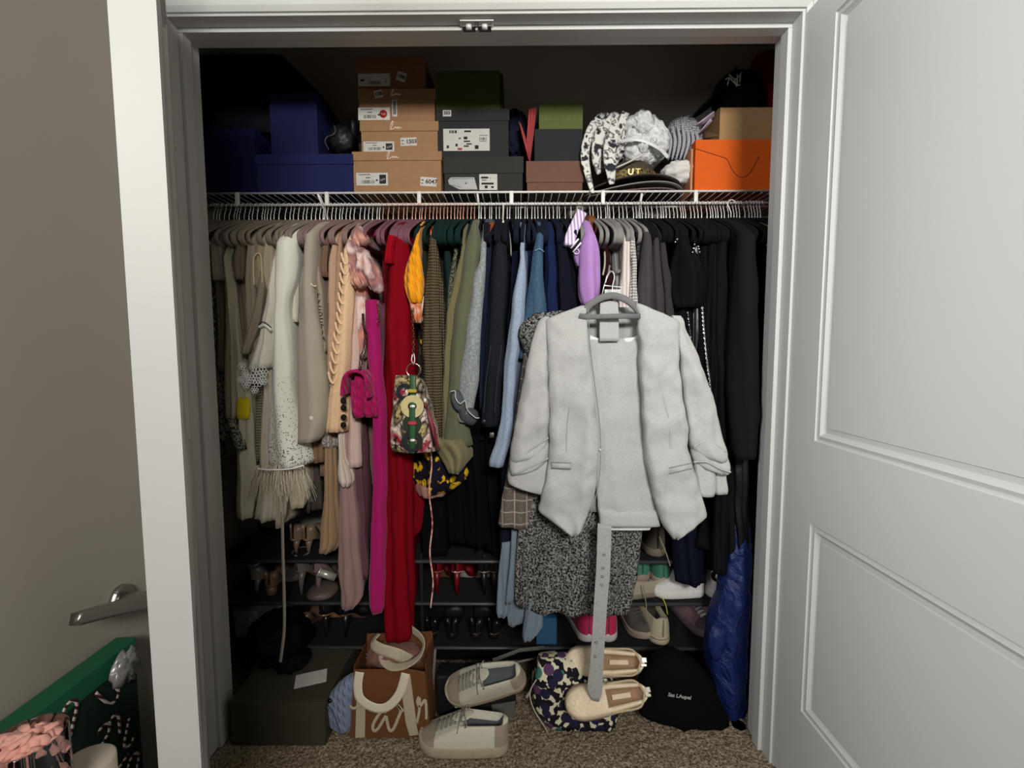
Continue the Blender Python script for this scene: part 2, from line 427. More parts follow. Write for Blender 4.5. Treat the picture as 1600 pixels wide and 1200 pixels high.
# jambs with door stops
def jamb_side(x, s):
    a = box(min(x, x+s*.02), max(x, x+s*.02), YF_-.004, YB, 0, ZT, .001)
    b = box(min(x, x-s*.011), max(x, x-s*.011), YF_+.036, YF_+.07, 0, ZT-.011, .002)
    return join(a, b)
struct('trim_1', jamb_side(XL, -1), WHITE); struct('trim_2', jamb_side(XR, 1), WHITE)
struct('trim_3', join(box(XL-.02, XR+.02, YF_-.004, YB, ZT, ZT+.02, .001), box(XL, XR, YF_+.036, YF_+.07, ZT-.011, ZT, .002)), WHITE)
# casing: stepped moulding round the opening on the room side
def casing_prof(): return [(.006, 0), (.006, .010), (.016, .016), (.022, .011), (.050, .013), (.056, .019), (.068, .020), (.070, 0)]
def casing_head():
    V = []; Fc = []; pr = casing_prof(); n = len(pr)
    for s in (0, 1):
        for d, t in pr:
            x = (XL-d) if s == 0 else (XR+d); V.append((x, YF_-t, ZT+d))
    for i in range(n): Fc.append((i, (i+1) % n, n+(i+1) % n, n+i))
    return V, Fc
def casing_leg(side):
    V = []; Fc = []; pr = casing_prof(); n = len(pr)
    for s in (0, 1):
        for d, t in pr:
            x = (XL-d) if side < 0 else (XR+d); V.append((x, YF_-t, (ZT+d) if s else 0))
    for i in range(n): Fc.append((i, (i+1) % n, n+(i+1) % n, n+i))
    return V, Fc
struct('trim_4', casing_head(), WHITE); struct('trim_5', casing_leg(-1), WHITE); struct('trim_6', casing_leg(1), WHITE)
# double roller catch under the head
kc = P(746, 46, 1.225); zc = ZT
catch = empty('roller_catch', (kc.x, 1.213, zc), label='small metal double roller catch under the head of the closet opening', cat='door catch')
mesh('strike_plate', box(kc.x-.042, kc.x+.042, 1.198, 1.228, zc-.004, zc-.0005, .0008), CHROME, catch, False)
mesh('catch_case', join(box(kc.x-.036, kc.x-.004, 1.200, 1.222, zc-.016, zc-.004, .001), box(kc.x+.004, kc.x+.036, 1.200, 1.222, zc-.016, zc-.004, .001)), hard((90, 88, 84), .4, 1), catch, False)
for s in (-1, 1):
    mesh('roller', xf(lathe([(.006, -.007), (.007, 0), (.006, .007)], 14), Matrix.Translation((kc.x+s*.02, 1.205, zc-.014)) @ Matrix.Rotation(R(90), 4, 'Y')), CHROME, catch)
# panelled door leaves ------------------------------------------------
def door_leaf(w, h, t, holes, lock=None):
    """local: x 0..w from hinge, y 0..t (y=0 is the detailed inner face), z 0..h"""
    V = []; Fc = []
    xs = sorted({0, w}|{q for a in holes for q in (a[0], a[1])}); zs = sorted({0, h}|{q for a in holes for q in (a[2], a[3])})
    def quad(a, b, c, d):
        n = len(V); V.extend([a, b, c, d]); Fc.append((n, n+1, n+2, n+3))
    for yy, flip in ((0, 0), (t, 1)):
        s = 1 if not flip else -1
        for i in range(len(xs)-1):
            for j in range(len(zs)-1):
                xa, xb, za, zb = xs[i], xs[i+1], zs[j], zs[j+1]
                if any(a[0] <= xa+1e-6 and xb <= a[1]+1e-6 and a[2] <= za+1e-6 and zb <= a[3]+1e-6 for a in holes): continue
                p = [(xa, yy, za), (xb, yy, za), (xb, yy, zb), (xa, yy, zb)]
                quad(*(p if not flip else p[::-1]))
        for (xa, xb, za, zb) in holes:      # sticking profile: (inset, depth)
            pr = [(0, 0), (.002, .004), (.006, .005), (.014, .002), (.020, .007), (.024, .010), (.034, .010), (.036, .007)]
            prev = None
            for ins, dp in pr:
                y = yy+s*dp
                cur = [(xa+ins, y, za+ins), (xb-ins, y, za+ins), (xb-ins, y, zb-ins), (xa+ins, y, zb-ins)]
                if prev:
                    for k in range(4):
                        q = [prev[k], prev[(k+1) % 4], cur[(k+1) % 4], cur[k]]
                        quad(*(q if not flip else q[::-1]))
                prev = cur
            quad(*(prev if not flip else prev[::-1]))
    for p in ([(0, 0, 0), (0, t, 0), (w, t, 0), (w, 0, 0)], [(0, 0, h), (w, 0, h), (w, t, h), (0, t, h)], [(0, 0, 0), (0, 0, h), (0, t, h), (0, t, 0)], [(w, 0, 0), (w, t, 0), (w, t, h), (w, 0, h)]): quad(*p)
    return V, Fc
LW = .772; LH = ZT-.016
def holes_for(zr1, zr2, st=.108): return [(st, LW-st, .24, zr1), (st, LW-st, zr2, LH-.07)]
# inner face of the left leaf turns to the right; its hinge is at the left jamb
TH = 35.4; c_, s_ = math.cos(R(TH)), math.sin(R(TH))
zu = P(1255, 693, 1.08).z; zl = P(1247, 820, 1.08).z
HO = holes_for(zl, zu)
def place_leaf(vf, hinge, d, nrm): # d = direction along the leaf, nrm = outward from detailed face to back
    M = Matrix(((d[0], nrm[0], 0, hinge[0]), (d[1], nrm[1], 0, hinge[1]), (0, 0, 1, .008), (0, 0, 0, 1)))
    return xf(vf, M)
left = struct('door_1', place_leaf(door_leaf(LW, LH, .0435, HO), (XL+.004, YF_-.004), (s_, -c_), (-c_, -s_)), WHITE)
rd = R(90.6)
right = struct('door_2', place_leaf(door_leaf(LW, LH, .0435, HO), (XR+.006, YF_-.006), (math.cos(rd)*-1, -math.sin(rd)), (math.sin(rd), -math.cos(rd))), WHITE)
# room door standing open along the left, with its lever
EX = -.60
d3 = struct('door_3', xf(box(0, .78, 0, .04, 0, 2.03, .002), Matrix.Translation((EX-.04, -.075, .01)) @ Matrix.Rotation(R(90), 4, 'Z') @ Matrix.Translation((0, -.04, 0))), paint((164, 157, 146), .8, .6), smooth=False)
STEEL = hard((170, 166, 160), .32, 1, .5)
def PX(px, py, X):
    d = CR @ Vector(((px-800)/F, (600-py)/F, -1)); t = X/d.x
    return Vector((X, d.y*t, H+d.z*t))
la = PX(228, 938, EX+.045); lb = PX(117, 968, EX+.045)
lev = catmull([la, la.lerp(lb, .25), la.lerp(lb, .6), lb], 6)
hd = mesh('door_handle', join(sweep(lev, .009, 12, flat=(.022, .013), taper=lambda t: 1-.35*t, up=(1, 0, 0)),
     xf(lathe([(.010, 0), (.010, .045)], 16), Matrix.Translation((EX, la.y+.004, la.z)) @ Matrix.Rotation(R(90), 4, 'Y'))), STEEL, d3)
mesh('rose', xf(lathe([(.020, 0), (.020, .005), (.018, .008)], 24), Matrix.Translation((EX, la.y+.006, la.z)) @ Matrix.Rotation(R(90), 4, 'Y')), STEEL, d3, False)
# ceiling lamp behind the camera --------------------------------
cl = empty('ceiling_lamp', (.5, -1.75, 2.42), label='flush white ceiling lamp behind the viewpoint', cat='lamp')
mesh('lamp_base', lathe([(.16, 2.42), (.17, 2.405), (.17, 2.44)], 32, (.5, -1.75, 0)), WHITE, cl)
# ------------------------------------------------------------------ wire shelf with hanging rail
YS = 1.51                       # front of the shelf, the rail hangs below it
ZS = P(760, 299, YS).z; ZR = P(760, 319, YS).z
WIRE = hard((214, 212, 206), .4)
shelf = empty('wire_shelf', (-.07, 1.65, ZS), label='white coated wire closet shelf with a hanging rail below its front edge', cat='shelf')
def rodx(y, z, r=.003, x0=-1.115, x1=.975): return sweep([(x0, y, z), (x1, y, z)], r, 8)
mesh('front_rail', rodx(YS, ZS-.003, .0036), WIRE, shelf); mesh('hanging_rail', rodx(YS, ZR, .0042), WIRE, shelf)
mesh('back_rail', rodx(1.798, ZS-.004, .003), WIRE, shelf); mesh('middle_rail', rodx(1.66, ZS-.006, .003), WIRE, shelf)
wires = []
x = -1.10
while x < .97:
    wires.append(sweep([(x, YS-.002, ZS), (x, 1.80, ZS)], .0013, 5)); x += .0254
tag(mesh('deck_wire', join(*wires), WIRE, shelf), kind='stuff')
for px in (371, 511, 655, 799, 942, 1087):
    x = P(px, 308, YS).x; mesh('rail_clip', box(x-.006, x+.006, YS-.005, YS+.004, ZR-.003, ZS, .001), WIRE, shelf)
for px in (497, 746, 1003):
    a = P(px, 302, YS+.002); b = Vector((a.x+.012, 1.80, ZS-.30))
    mesh('support_brace', sweep([a, (a.x+.003, YS+.05, a.z-.045), b], .006, 8, flat=(.016, .006), up=(1, 0, 0)), WIRE, shelf)
# ------------------------------------------------------------------ hangers
VELV = {}
def hanger_meshes(bc, hc, wood=False):
    key = (bc, hc)
    if key in VELV: return VELV[key]
    zt = 1.556-ZR
    hook = [(0, 0, zt+.008), (0, 0, zt+.03), (0, .004, -.022), (0, .016, -.008)]
    cx = []
    for i in range(11):
        a = R(-40+220*i/10); cx.append((0, .011*math.cos(a), -.006+.011*math.sin(a)))
    pts = [(0, 0, zt+.004), (0, .0, zt+.025), (0, .004, -.024)]+cx
    hv = sweep(catmull(pts, 3), .0015, 6, up=(1, 0, 0))
    arm = [(0, 0, zt+.008), (0, -.05, zt-.004), (0, -.12, zt-.034), (0, -.175, zt-.062), (0, -.196, zt-.082), (0, -.186, zt-.102), (0, -.15, zt-.108)]
    path = catmull([(0, .15, zt-.108), (0, .186, zt-.102), (0, .196, zt-.082), (0, .175, zt-.062), (0, .12, zt-.034), (0, .05, zt-.004)]+arm, 4)
    body = sweep(path, .003, 8, closed=True, flat=(.006, .011), up=(1, 0, 0))
    hm = mesh('hook', hv, hc, local=True); bm_ = mesh('velvet_body', body, bc, local=True)
    VELV[key] = (hm.data, bm_.data); bpy.data.objects.remove(hm); bpy.data.objects.remove(bm_)
    return VELV[key]
def hanger(x, bc, hc, label, group, rz=0.0, dy=0.0, dz=0.0, name='velvet_hanger'):
    hd_, bd = hanger_meshes(bc, hc)
    r = empty(name, (x, YS+dy, ZR+dz), (0, 0, R(rz)), label, 'hanger', group)
    for n, d in (('hook', hd_), ('velvet_body', bd)):
        o = bpy.data.objects.new(n, d); C.objects.link(o); o.parent = r
    return r
zones = [ # px from, to, spacing, velvet colour, hook, label, group
 (333, 505, 6.6, (150, 138, 124), CHROME, 'beige velvet hanger with a thin chrome hook among the white and cream clothes', 'beige hangers at the left end of the rail'),
 (507, 596, 6.2, (146, 120, 116), CHROME, 'dusty pink velvet hanger between the peach and blush clothes', 'dusty pink hangers'),
 (598, 668, 5.4, (128, 88, 98), ROSE, 'mauve velvet hanger with a rose gold hook above the red dress', 'mauve hangers with rose gold hooks'),
 (671, 742, 5.6, (20, 44, 42), ROSE, 'dark teal velvet hanger between the olive clothes', 'dark teal hangers'),
 (748, 800, 4.9, (24, 27, 33), CHROME, 'dark velvet hanger in the tight bunch above the denim jackets', 'dark hangers above the denim'),
 (806, 896, 6.0, (24, 30, 44), CHROME, 'navy velvet hanger over the blue and navy clothes', 'navy hangers'),
 (902, 985, 7.6, (140, 138, 134), CHROME, 'grey velvet hanger right of the lavender sweater', 'grey hangers'),
 (990, 1192, 5.6, (16, 16, 18), CHROME, 'black velvet hanger at the right, holding dark clothes', 'black hangers at the right end of the rail')]
HX = []
def ordn(n): return '%d%s' % (n, 'th' if 10 < n % 100 < 14 else {1: 'st', 2: 'nd', 3: 'rd'}.get(n % 10, 'th'))
for a, b, sp, c, hk, lb, gp in zones:
    px = a; cnt = 0
    bm_mat = hard(c, .95, 0, .1, .8)
    while px < b:
        X = P(px, 330, YS).x; HX.append((px, X))
        cnt += 1; hanger(X, bm_mat, hk, lb.split(' hanger')[0]+' hanger, '+ordn(cnt)+' from the left of the '+gp.split(' at the')[0], gp, rz=rnd.uniform(-5, 5), dz=0)
        px += sp*rnd.choice((.62, .8, 1, 1, 1.15, 1.5))
hanger(P(1160, 330, YS-.09).x, hard((30, 30, 32), .95), hard((225, 225, 222), .4), 'black hanger with a fat white hook turned sideways, near the right end of the rail', None, rz=78, dy=-.019+.004)
# ------------------------------------------------------------------ garments hung edge-on
def garment(name, label, cat, rows, mat, group=None, **kw):
    o = mesh(name, side_vf(rows, **kw), mat); return tag(o, label, cat, group)
sd = [0]
def g(name, label, rows, mat, cat=None, **kw):
    sd[0] += 1
    kw.setdefault('seed', sd[0]); return garment(name, label, cat or name.split('_')[-1], rows, mat, **kw)
def disc_button(px, py, Y, r, mat, parent, name='button'):
    p = P(px, py, Y)
    return mesh(name, xf(lathe([(r*.6, -.002), (r, 0), (r, .002), (r*.7, .0035)], 16), Matrix.Translation(p) @ Matrix.Rotation(R(90), 4, 'X')), mat, parent)
# --- whites and creams, left end
g('printed_blouse', 'black and white printed blouse at the far left end, mostly behind the jamb', [(420, 318, 332), (560, 326, 340), (640, 334, 348), (690, 338, 350)], fab((60, 60, 60), 'tweed', (190, 190, 184)), 'blouse', Yn=1.36)
g('studded_tee', 'grey-beige tee with studded short sleeve, leftmost on the rail', [(378, 322, 343), (410, 326, 346), (437, 328, 350)], fab((148, 141, 125), 'plain'), 'shirt', Yn=1.33)
g('denim_shorts', 'blue-grey denim hem at the far left below the studded tee', [(610, 334, 350), (660, 338, 366), (712, 342, 371), (718, 343, 350)], fab((70, 76, 82), 'denim', (110, 118, 124)), 'shorts', Yn=1.38, shoulder=False)
g('grey_tunic', 'long grey-beige tunic beside the left jamb', [(420, 331, 345), (500, 337, 350), (580, 340, 352)], fab((129, 122, 109), 'plain'), 'tunic', Yn=1.35)
g('ivory_blouse', 'long ivory blouse sleeve narrowing to a buttoned cuff, second from the left jamb', [(402, 344, 358), (460, 347, 365), (530, 350, 369), (600, 349, 370), (640, 351, 369), (656, 353, 366)], fab((174, 167, 146), 'plain'), 'blouse', fold=.2)
bp = g('beaded_bag', 'slim black beaded evening bag hanging among the cream tops', [(656, 353, 360), (680, 358, 372), (702, 366, 377), (706, 370, 376)], fab((34, 32, 32), 'tweed', (150, 148, 140)), 'bag', Yn=1.31, Yf=1.35, shoulder=False, closed=True)
g('lemon_print_dress', 'cream dress with a big yellow lemon print near its side', [(410, 352, 362), (470, 357, 368), (560, 364, 378), (620, 366, 389), (700, 367, 392), (780, 367, 390), (812, 370, 387)], fab((194, 189, 167), 'plain'), 'dress', Yn=1.34, fold=.22)
yp = P(379, 638, 1.335); tag(mesh('yellow_print', front_vf([(622, 371, 387), (640, 368, 389), (655, 369, 387)], 1.332, .012, 20), fab((215, 197, 34), 'plain'), bpy.data.objects['lemon_print_dress']), 'yellow lemon print')
g('taupe_cami', 'taupe camisole with trimmed arm loop, between ivory blouse and beige tee', [(372, 343, 364), (404, 345, 368), (432, 352, 366), (520, 362, 372)], fab((141, 129, 111), 'plain'), 'top', fold=.25, Yn=1.36)
g('brown_grey_tee', 'brown-grey cap sleeve tee bunched over the ivory clothes', [(382, 364, 380), (410, 359, 380), (432, 362, 379), (436, 364, 377)], fab((115, 104, 90), 'plain'), 'shirt', fold=.2)
g('khaki_tank', 'khaki tank dress in the middle of the cream clothes', [(380, 374, 388), (440, 372, 392), (500, 376, 396), (560, 374, 392), (640, 380, 392)], fab((136, 122, 104), 'plain'), 'dress', fold=.2, Yn=1.37)
g('stone_blouse', 'stone coloured blouse with long narrow sleeve beside the beige cap sleeve', [(376, 386, 398), (410, 380, 399), (460, 380, 399), (520, 382, 404), (600, 386, 404)], fab((157, 148, 129), 'plain'), 'blouse', fold=.2)
cs = g('beige_cap_sleeve_top', 'beige top with an open cap sleeve edged in cream', [(372, 402, 414), (392, 397, 411), (420, 396, 411), (446, 397, 412), (449, 399, 411)], fab((174, 157, 129), 'plain'), 'top')
ap = [P(x, y, 1.322) for x, y in ((397, 446), (396, 420), (397, 402), (403, 396), (408, 402), (409, 420), (410, 447))]
mesh('sleeve_trim', sweep(catmull(ap, 4), .0022, 6), fab((211, 194, 162), 'plain'), cs)
g('taupe_linen_shirt', 'taupe linen shirt whose hem swings left in front of the cream dress', [(452, 398, 410), (490, 391, 405), (520, 382, 398), (548, 374, 387), (553, 373, 386)], fab((129, 120, 104), 'linen'), 'shirt', Yn=1.31, fold=.1)
g('cream_puff_top', 'cream puff sleeve top squeezed left of the white lace shirt', [(368, 412, 424), (400, 407, 425), (430, 408, 424), (452, 413, 423)], fab((180, 169, 148), 'plain'), 'top', fold=.25)
g('pale_sweater', 'pale beige knit sweater seen between the lace cuff and the fringed dress', [(452, 410, 424), (560, 400, 424), (640, 398, 418), (716, 393, 408), (722, 393, 402)], fab((153, 146, 127), 'knit'), 'sweater', Yn=1.37)
ls = g('lace_cuff_shirt', 'white shirt with black piping and a crocheted lace cuff', [(448, 415, 428), (480, 409, 428), (505, 405, 424), (540, 394, 424), (566, 384, 422), (575, 382, 420)], fab((227, 222, 206), 'plain'), 'shirt', Yn=1.30, fold=.12)
mesh('piping', sweep(catmull([P(404, 507, 1.296), P(412, 503, 1.292), P(424, 512, 1.296)], 6), .0014, 6), INK, ls)
mesh('rolled_cuff', sweep(catmull([P(405, 511, 1.295), P(413, 508, 1.291), P(424, 516, 1.295)], 6), .004, 8), fab((232, 232, 227), 'plain'), ls)
lace = []
for (px, py, rr) in ((383, 583, 6), (392, 592, 8), (401, 583, 9), (411, 581, 8), (376, 593, 5), (385, 600, 7), (403, 597, 8), (411, 595, 7), (378, 572, 6), (396, 574, 6), (408, 570, 6), (398, 609, 6), (386, 588, 5)):
    c = P(px, py, 1.300); r = rr/540
    for k in range(6):
        a = k*math.pi/3; q = c+Vector((math.cos(a)*r*.62, -.001, math.sin(a)*r*.62))
        lace.append(xf(sweep([(r*.36*math.cos(t*math.pi/4), 0, r*.36*math.sin(t*math.pi/4)) for t in range(8)], .0011, 5, closed=True), Matrix.Translation(q)))
    lace.append(xf(sweep([(r*.26*math.cos(t*math.pi/4), 0, r*.26*math.sin(t*math.pi/4)) for t in range(8)], .0015, 5, closed=True), Matrix.Translation(c)))
tag(mesh('crochet_lace', join(*lace), fab((232, 232, 232), 'plain'), ls), kind='stuff')
# fringed sequin dress
fd = g('fringed_sequin_dress', 'white long-sleeved dress with scattered sequins and an ostrich feather fringe at the hem',
  [(378, 425, 454), (400, 424, 456), (430, 424, 454), (470, 424, 446), (520, 421, 447), (570, 417, 450), (620, 412, 455), (680, 404, 465), (715, 401, 473), (731, 400, 476)], fab((232, 232, 218), 'sequin'), 'dress', Yn=1.29, fold=.10, m=3)
fr = []
for i in range(230):
    t = rnd.random(); px = 400+76*t; yb = rnd.uniform(762, 786); x2 = px+(t-.5)*26+rnd.uniform(-9, 9)
    Yq = 1.29+.10*abs(t-.5)**1.2+rnd.uniform(0, .05)
    a = P(px, 727, Yq); b = P(x2, yb, Yq-.01); mid = (a+b)/2+Vector((rnd.uniform(-.006, .006), rnd.uniform(-.008, .004), 0))
    fr.append(sweep(catmull([a, mid, b], 3), .0011, 3, taper=lambda q: 1-.7*q, caps=False))
tag(mesh('feather_fringe', join(*fr), fab((227, 218, 194), 'plain'), fd), 'ostrich feather fringe', kind='stuff')
mesh('beaded_hem', sweep(catmull([P(402, 732, 1.292), P(420, 734, 1.282), P(450, 733, 1.282), P(475, 727, 1.292)], 6), .0024, 6), fab((232, 232, 232), 'plain'), fd)
g('fluted_skirt', 'white fluted skirt hem showing under the feather fringe', [(560, 410, 424), (700, 404, 424), (770, 402, 428), (800, 398, 428), (815, 396, 424)], fab((194, 187, 169), 'plain'), 'skirt', Yn=1.34, fold=.25, skew=-.1)
g('cream_wrap_skirt', 'cream wrap skirt with a rounded hem under the right side of the feather fringe', [(560, 440, 455), (700, 442, 468), (770, 444, 474), (795, 450, 470)], fab((174, 164, 141), 'plain'), 'skirt', Yn=1.34, fold=.2)
g('ivory_slip', 'ivory slip with a pointed tie end hanging below the fluted skirt', [(600, 426, 436), (740, 427, 440), (800, 428, 442), (826, 430, 436)], fab((164, 155, 136), 'plain'), 'slip', Yn=1.335, Yf=1.5)
rb = mesh('grey_ribbon', sweep(catmull([P(441, 800, 1.33), P(442, 860, 1.33), P(444, 930, 1.33), P(444, 985, 1.33), P(438, 1035, 1.33)], 8), .003, 6, flat=(.009, .0015), up=(0, 1, 0)), fab((148, 139, 129), 'satin'))
tag(rb, 'long thin grey ribbon tie hanging from the ivory slip down to the black bag', 'ribbon')
g('white_cuffed_shirt', 'off-white shirt with a folded short cuff right of the fringed dress', [(372, 447, 464), (420, 447, 466), (470, 445, 464), (500, 450, 464), (503, 452, 464)], fab((204, 197, 180), 'plain'), 'shirt', Yn=1.335)
g('greige_dress', 'greige knit dress between the white cuffed shirt and the linen blazer', [(380, 452, 468), (500, 449, 464), (600, 446, 462), (700, 452, 470), (745, 455, 474)], fab((129, 120, 106), 'plain'), 'dress', Yn=1.37, fold=.2)
bl = g('linen_blazer', 'taupe linen blazer with a long sleeve and one pale button', [(366, 474, 490), (400, 470, 490), (450, 466, 488), (500, 462, 494), (560, 458, 500), (620, 456, 505), (660, 456, 504), (688, 457, 494), (693, 458, 488)], fab((153, 143, 127), 'linen', (158, 150, 134)), 'blazer', Yn=1.28, fold=.07, m=3)
disc_button(487, 653, 1.283, .0075, hard((200, 192, 176), .4), bl)
# --- darks and tans
g('black_ruffle_blouse', 'black ruffled blouse edged in cream, hidden right of the linen blazer', [(372, 490, 503), (410, 489, 502), (440, 484, 502), (452, 482, 494)], fab((52, 46, 46), 'plain'), 'blouse', Yn=1.345, fold=.3)
bs_ = P(484, 440, 1.30)
mesh('ruffle_edge', sweep(catmull([P(474, 437, 1.29), P(480, 430, 1.285), P(484, 441, 1.285), P(490, 447, 1.285), P(494, 446, 1.29)], 6), .0016, 6), fab((214, 200, 170), 'plain'), bpy.data.objects['black_ruffle_blouse'])
st_ = g('lettered_strap_tunic', 'beige tunic with a lettered ribbon strap running down its edge', [(396, 491, 497), (440, 493, 500), (480, 496, 505), (530, 499, 507), (551, 503, 508)], fab((142, 128, 112), 'plain'), 'tunic', Yn=1.315, Yf=1.6, fold=.05)
for i, ch in enumerate('TYCOCTIA'):
    q = P(496.5+i*1.25, 462+i*9.6, 1.311)
    mesh('letter', face_cam(text_vf(ch, .017, .0004), q, roll=-8), INK, st_, False)
g('plum_grey_top', 'plum grey top behind the lettered tunic', [(380, 503, 512), (480, 502, 514), (560, 502, 516), (640, 505, 518)], fab((92, 80, 80), 'plain'), 'top', Yn=1.36)
tc_ = g('tan_cuff_top', 'brown top with a tan rolled cuff, just left of the camel sweater', [(385, 501, 511), (405, 499, 510), (432, 500, 510)], fab((110, 84, 66), 'plain'), 'top', Yn=1.33)
g('camel_sweater', 'camel coloured sweater with a smooth long sleeve', [(376, 516, 526), (410, 511, 524), (460, 510, 523), (520, 509, 524), (600, 507, 518)], fab((172, 140, 116), 'plain'), 'sweater', Yn=1.33, fold=.08)
g('sand_sweater', 'sand coloured sweater sleeve right of the camel sweater', [(376, 525, 534), (410, 523, 532), (460, 521, 533), (540, 516, 528), (600, 512, 522)], fab((156, 126, 104), 'plain'), 'sweater', Yn=1.34)
g('rose_beige_top', 'rose beige top between sand sweater and cable cardigan', [(378, 533, 541), (430, 530, 540), (500, 526, 540)], fab((150, 118, 104), 'plain'), 'top', Yn=1.36)
cc = g('cable_cardigan', 'peach cable-knit cardigan sleeve with black pompom buttons', [(388, 537, 546), (420, 533, 547), (460, 529, 549), (500, 525, 547), (540, 519, 544), (580, 515, 541), (612, 511, 540)], fab((206, 170, 134), 'wool', (226, 192, 156)), 'cardigan', Yn=1.285, fold=.06, m=3)
mesh('ribbed_cuff', side_vf([(606, 511, 540), (630, 508, 539), (660, 504, 538), (676, 503, 537)], Yn=1.283, Yf=1.6, fold=.09, m=11, shoulder=False), fab((200, 164, 128), 'wool', (222, 188, 152)), cc)
for k in range(13):                      # raised cable chevrons
    y = 404+k*15.5; cx = 540.5-k*1.25-(k > 6)*(k-6)*.9
    for s in (-1, 1):
        mesh('cable', sweep(catmull([P(cx+s*7, y-9, 1.291), P(cx+s*4.5, y+2, 1.289), P(cx, y+10, 1.2865)], 4), .0034, 6), fab((214, 178, 142), 'wool', (230, 198, 162)), cc)
for px, py in ((536, 626), (536.5, 637), (536.5, 652), (536, 664)):
    mesh('pompom_button', blob(P(px+.5, py, 1.277), (.0085, .0085, .0085), .15, 5, px, 2), fab((28, 26, 28), 'wool'), cc)
g('speckled_top', 'grey speckled hem peeking out below the cardigan cuff', [(560, 512, 526), (640, 503, 520), (676, 500, 522), (700, 502, 522)], fab((110, 102, 100), 'tweed', (190, 184, 178)), 'top', Yn=1.34)
g('blush_sweater', 'pale blush sweater sleeve right of the cable cardigan', [(440, 549, 557), (480, 548, 560), (540, 545, 568), (600, 541, 566), (650, 541, 562), (727, 537, 562), (731, 538, 562)], fab((184, 160, 150), 'plain'), 'sweater', Yn=1.325, fold=.10)
g('bell_sleeve_blouse', 'cream blouse with a flared bell cuff hanging between tan skirt and blush sweater', [(600, 530, 540), (680, 526, 535), (715, 527, 537), (740, 524, 547), (758, 526, 549), (762, 530, 545)], fab((186, 172, 158), 'plain'), 'blouse', Yn=1.31, Yf=1.4, fold=.16)
g('tan_skirt', 'long tan skirt with its hem in front of the shoe rack', [(600, 506, 520), (700, 504, 521), (780, 503, 523), (830, 499, 526), (850, 497, 526), (866, 495, 516)], fab((138, 112, 84), 'plain'), 'skirt', Yn=1.34, fold=.14)
g('caramel_skirt', 'short caramel skirt left of the long tan skirt', [(600, 482, 498), (690, 480, 502), (724, 482, 502)], fab((118, 94, 72), 'plain'), 'skirt', Yn=1.37)
g('mauve_maxi_dress', 'greyish mauve maxi dress reaching down to the shoe rack', [(640, 532, 550), (760, 528, 552), (840, 525, 556), (900, 523, 560), (940, 528, 562), (955, 531, 548)], fab((138, 110, 108), 'plain'), 'dress', Yn=1.33, fold=.12)
g('dusty_rose_pants', 'dusty dark rose trousers between the mauve dress and the hot pink dress', [(640, 548, 566), (760, 550, 571), (880, 556, 574), (905, 560, 574)], fab((92, 62, 68), 'plain'), 'trousers', Yn=1.36)
g('feather_trim_top', 'dark grey top with a feathery hem, low behind the fringed dress', [(640, 462, 476), (760, 464, 490), (800, 466, 492)], fab((70, 62, 56), 'plain'), 'top', Yn=1.42, fold=.3, crump=.008)
# watercolour ruffle dress
wd = g('ruffle_satin_dress', 'blush watercolour satin dress with big bow-like ruffles', [(395, 551, 568), (440, 553, 572), (470, 554, 573), (520, 557, 572), (560, 560, 570)], fab((196, 128, 104), 'watercolor', (150, 105, 104)), 'dress', Yn=1.31, fold=.2)
WC = fab((206, 150, 130), 'watercolor', (140, 96, 98))
mesh('ruffle', front_vf([(350, 554, 560), (362, 549, 569), (374, 548, 573), (382, 553, 566)], 1.30, .05, 40, fold=.006, m=3, seed=2, crump=.02), WC, wd)
mesh('ruffle', front_vf([(372, 538, 551), (395, 536, 562), (420, 541, 566), (440, 548, 562), (449, 553, 560)], 1.285, .05, 40, fold=.012, m=4, seed=4, crump=.03, skew=.3), WC, wd)
mesh('ruffle', front_vf([(385, 556, 570), (405, 555, 582), (425, 556, 592), (443, 566, 595), (454, 575, 590)], 1.275, .055, 40, fold=.012, m=3, seed=5, crump=.03, skew=-.45), WC, wd)
mesh('ruffle', front_vf([(425, 547, 560), (438, 546, 572), (446, 550, 574), (449, 556, 566)], 1.27, .04, 40, fold=.01, m=4, seed=6, crump=.02), WC, wd)
g('magenta_hoodie', 'bright magenta hooded top high beside the mauve hangers', [(352, 592, 604), (358, 586, 607), (368, 581, 600)], fab((150, 24, 84), 'plain'), 'hoodie', Yn=1.40, Yf=1.55, shoulder=False)
hp = g('hot_pink_dress', 'long hot pink strapless dress falling beside the red dress', [(468, 567, 588), (520, 568, 590), (580, 573, 594), (640, 579, 600), (720, 579, 601), (820, 577, 600), (900, 573, 599), (950, 572, 598), (960, 576, 596)], fab((150, 24, 90), 'plain'), 'dress', Yn=1.30, Yf=1.55, fold=.06, shoulder=False)
rd_ = g('red_dress', 'deep red maxi dress with a short sleeve, its hem almost on the canvas straps', [(366, 604, 634), (400, 601, 638), (440, 600, 640), (520, 593, 641), (600, 594, 640), (700, 600, 640), (800, 600, 640), (900, 597, 640), (960, 595, 642), (1000, 597, 642), (1006, 600, 638)], fab((116, 6, 20), 'plain'), 'dress', Yn=1.31, fold=.13, m=4)
mesh('sleeve', side_vf([(368, 604, 616), (390, 600, 612), (411, 598, 613)], Yn=1.285, Yf=1.4, fold=.08, shoulder=False), fab((138, 8, 24), 'plain'), rd_)
g('crimson_blouse', 'crimson blouse behind the red dress, hem curving at the height of the rack top', [(500, 630, 648), (700, 634, 652), (780, 640, 660), (835, 638, 654), (841, 640, 648)], fab((110, 8, 20), 'plain'), 'blouse', Yn=1.38)
g('wine_trousers', 'dark wine trousers hidden behind the snakeskin bag', [(440, 628, 640), (640, 615, 636), (790, 615, 640)], fab((70, 10, 18), 'plain'), 'trousers', Yn=1.40)
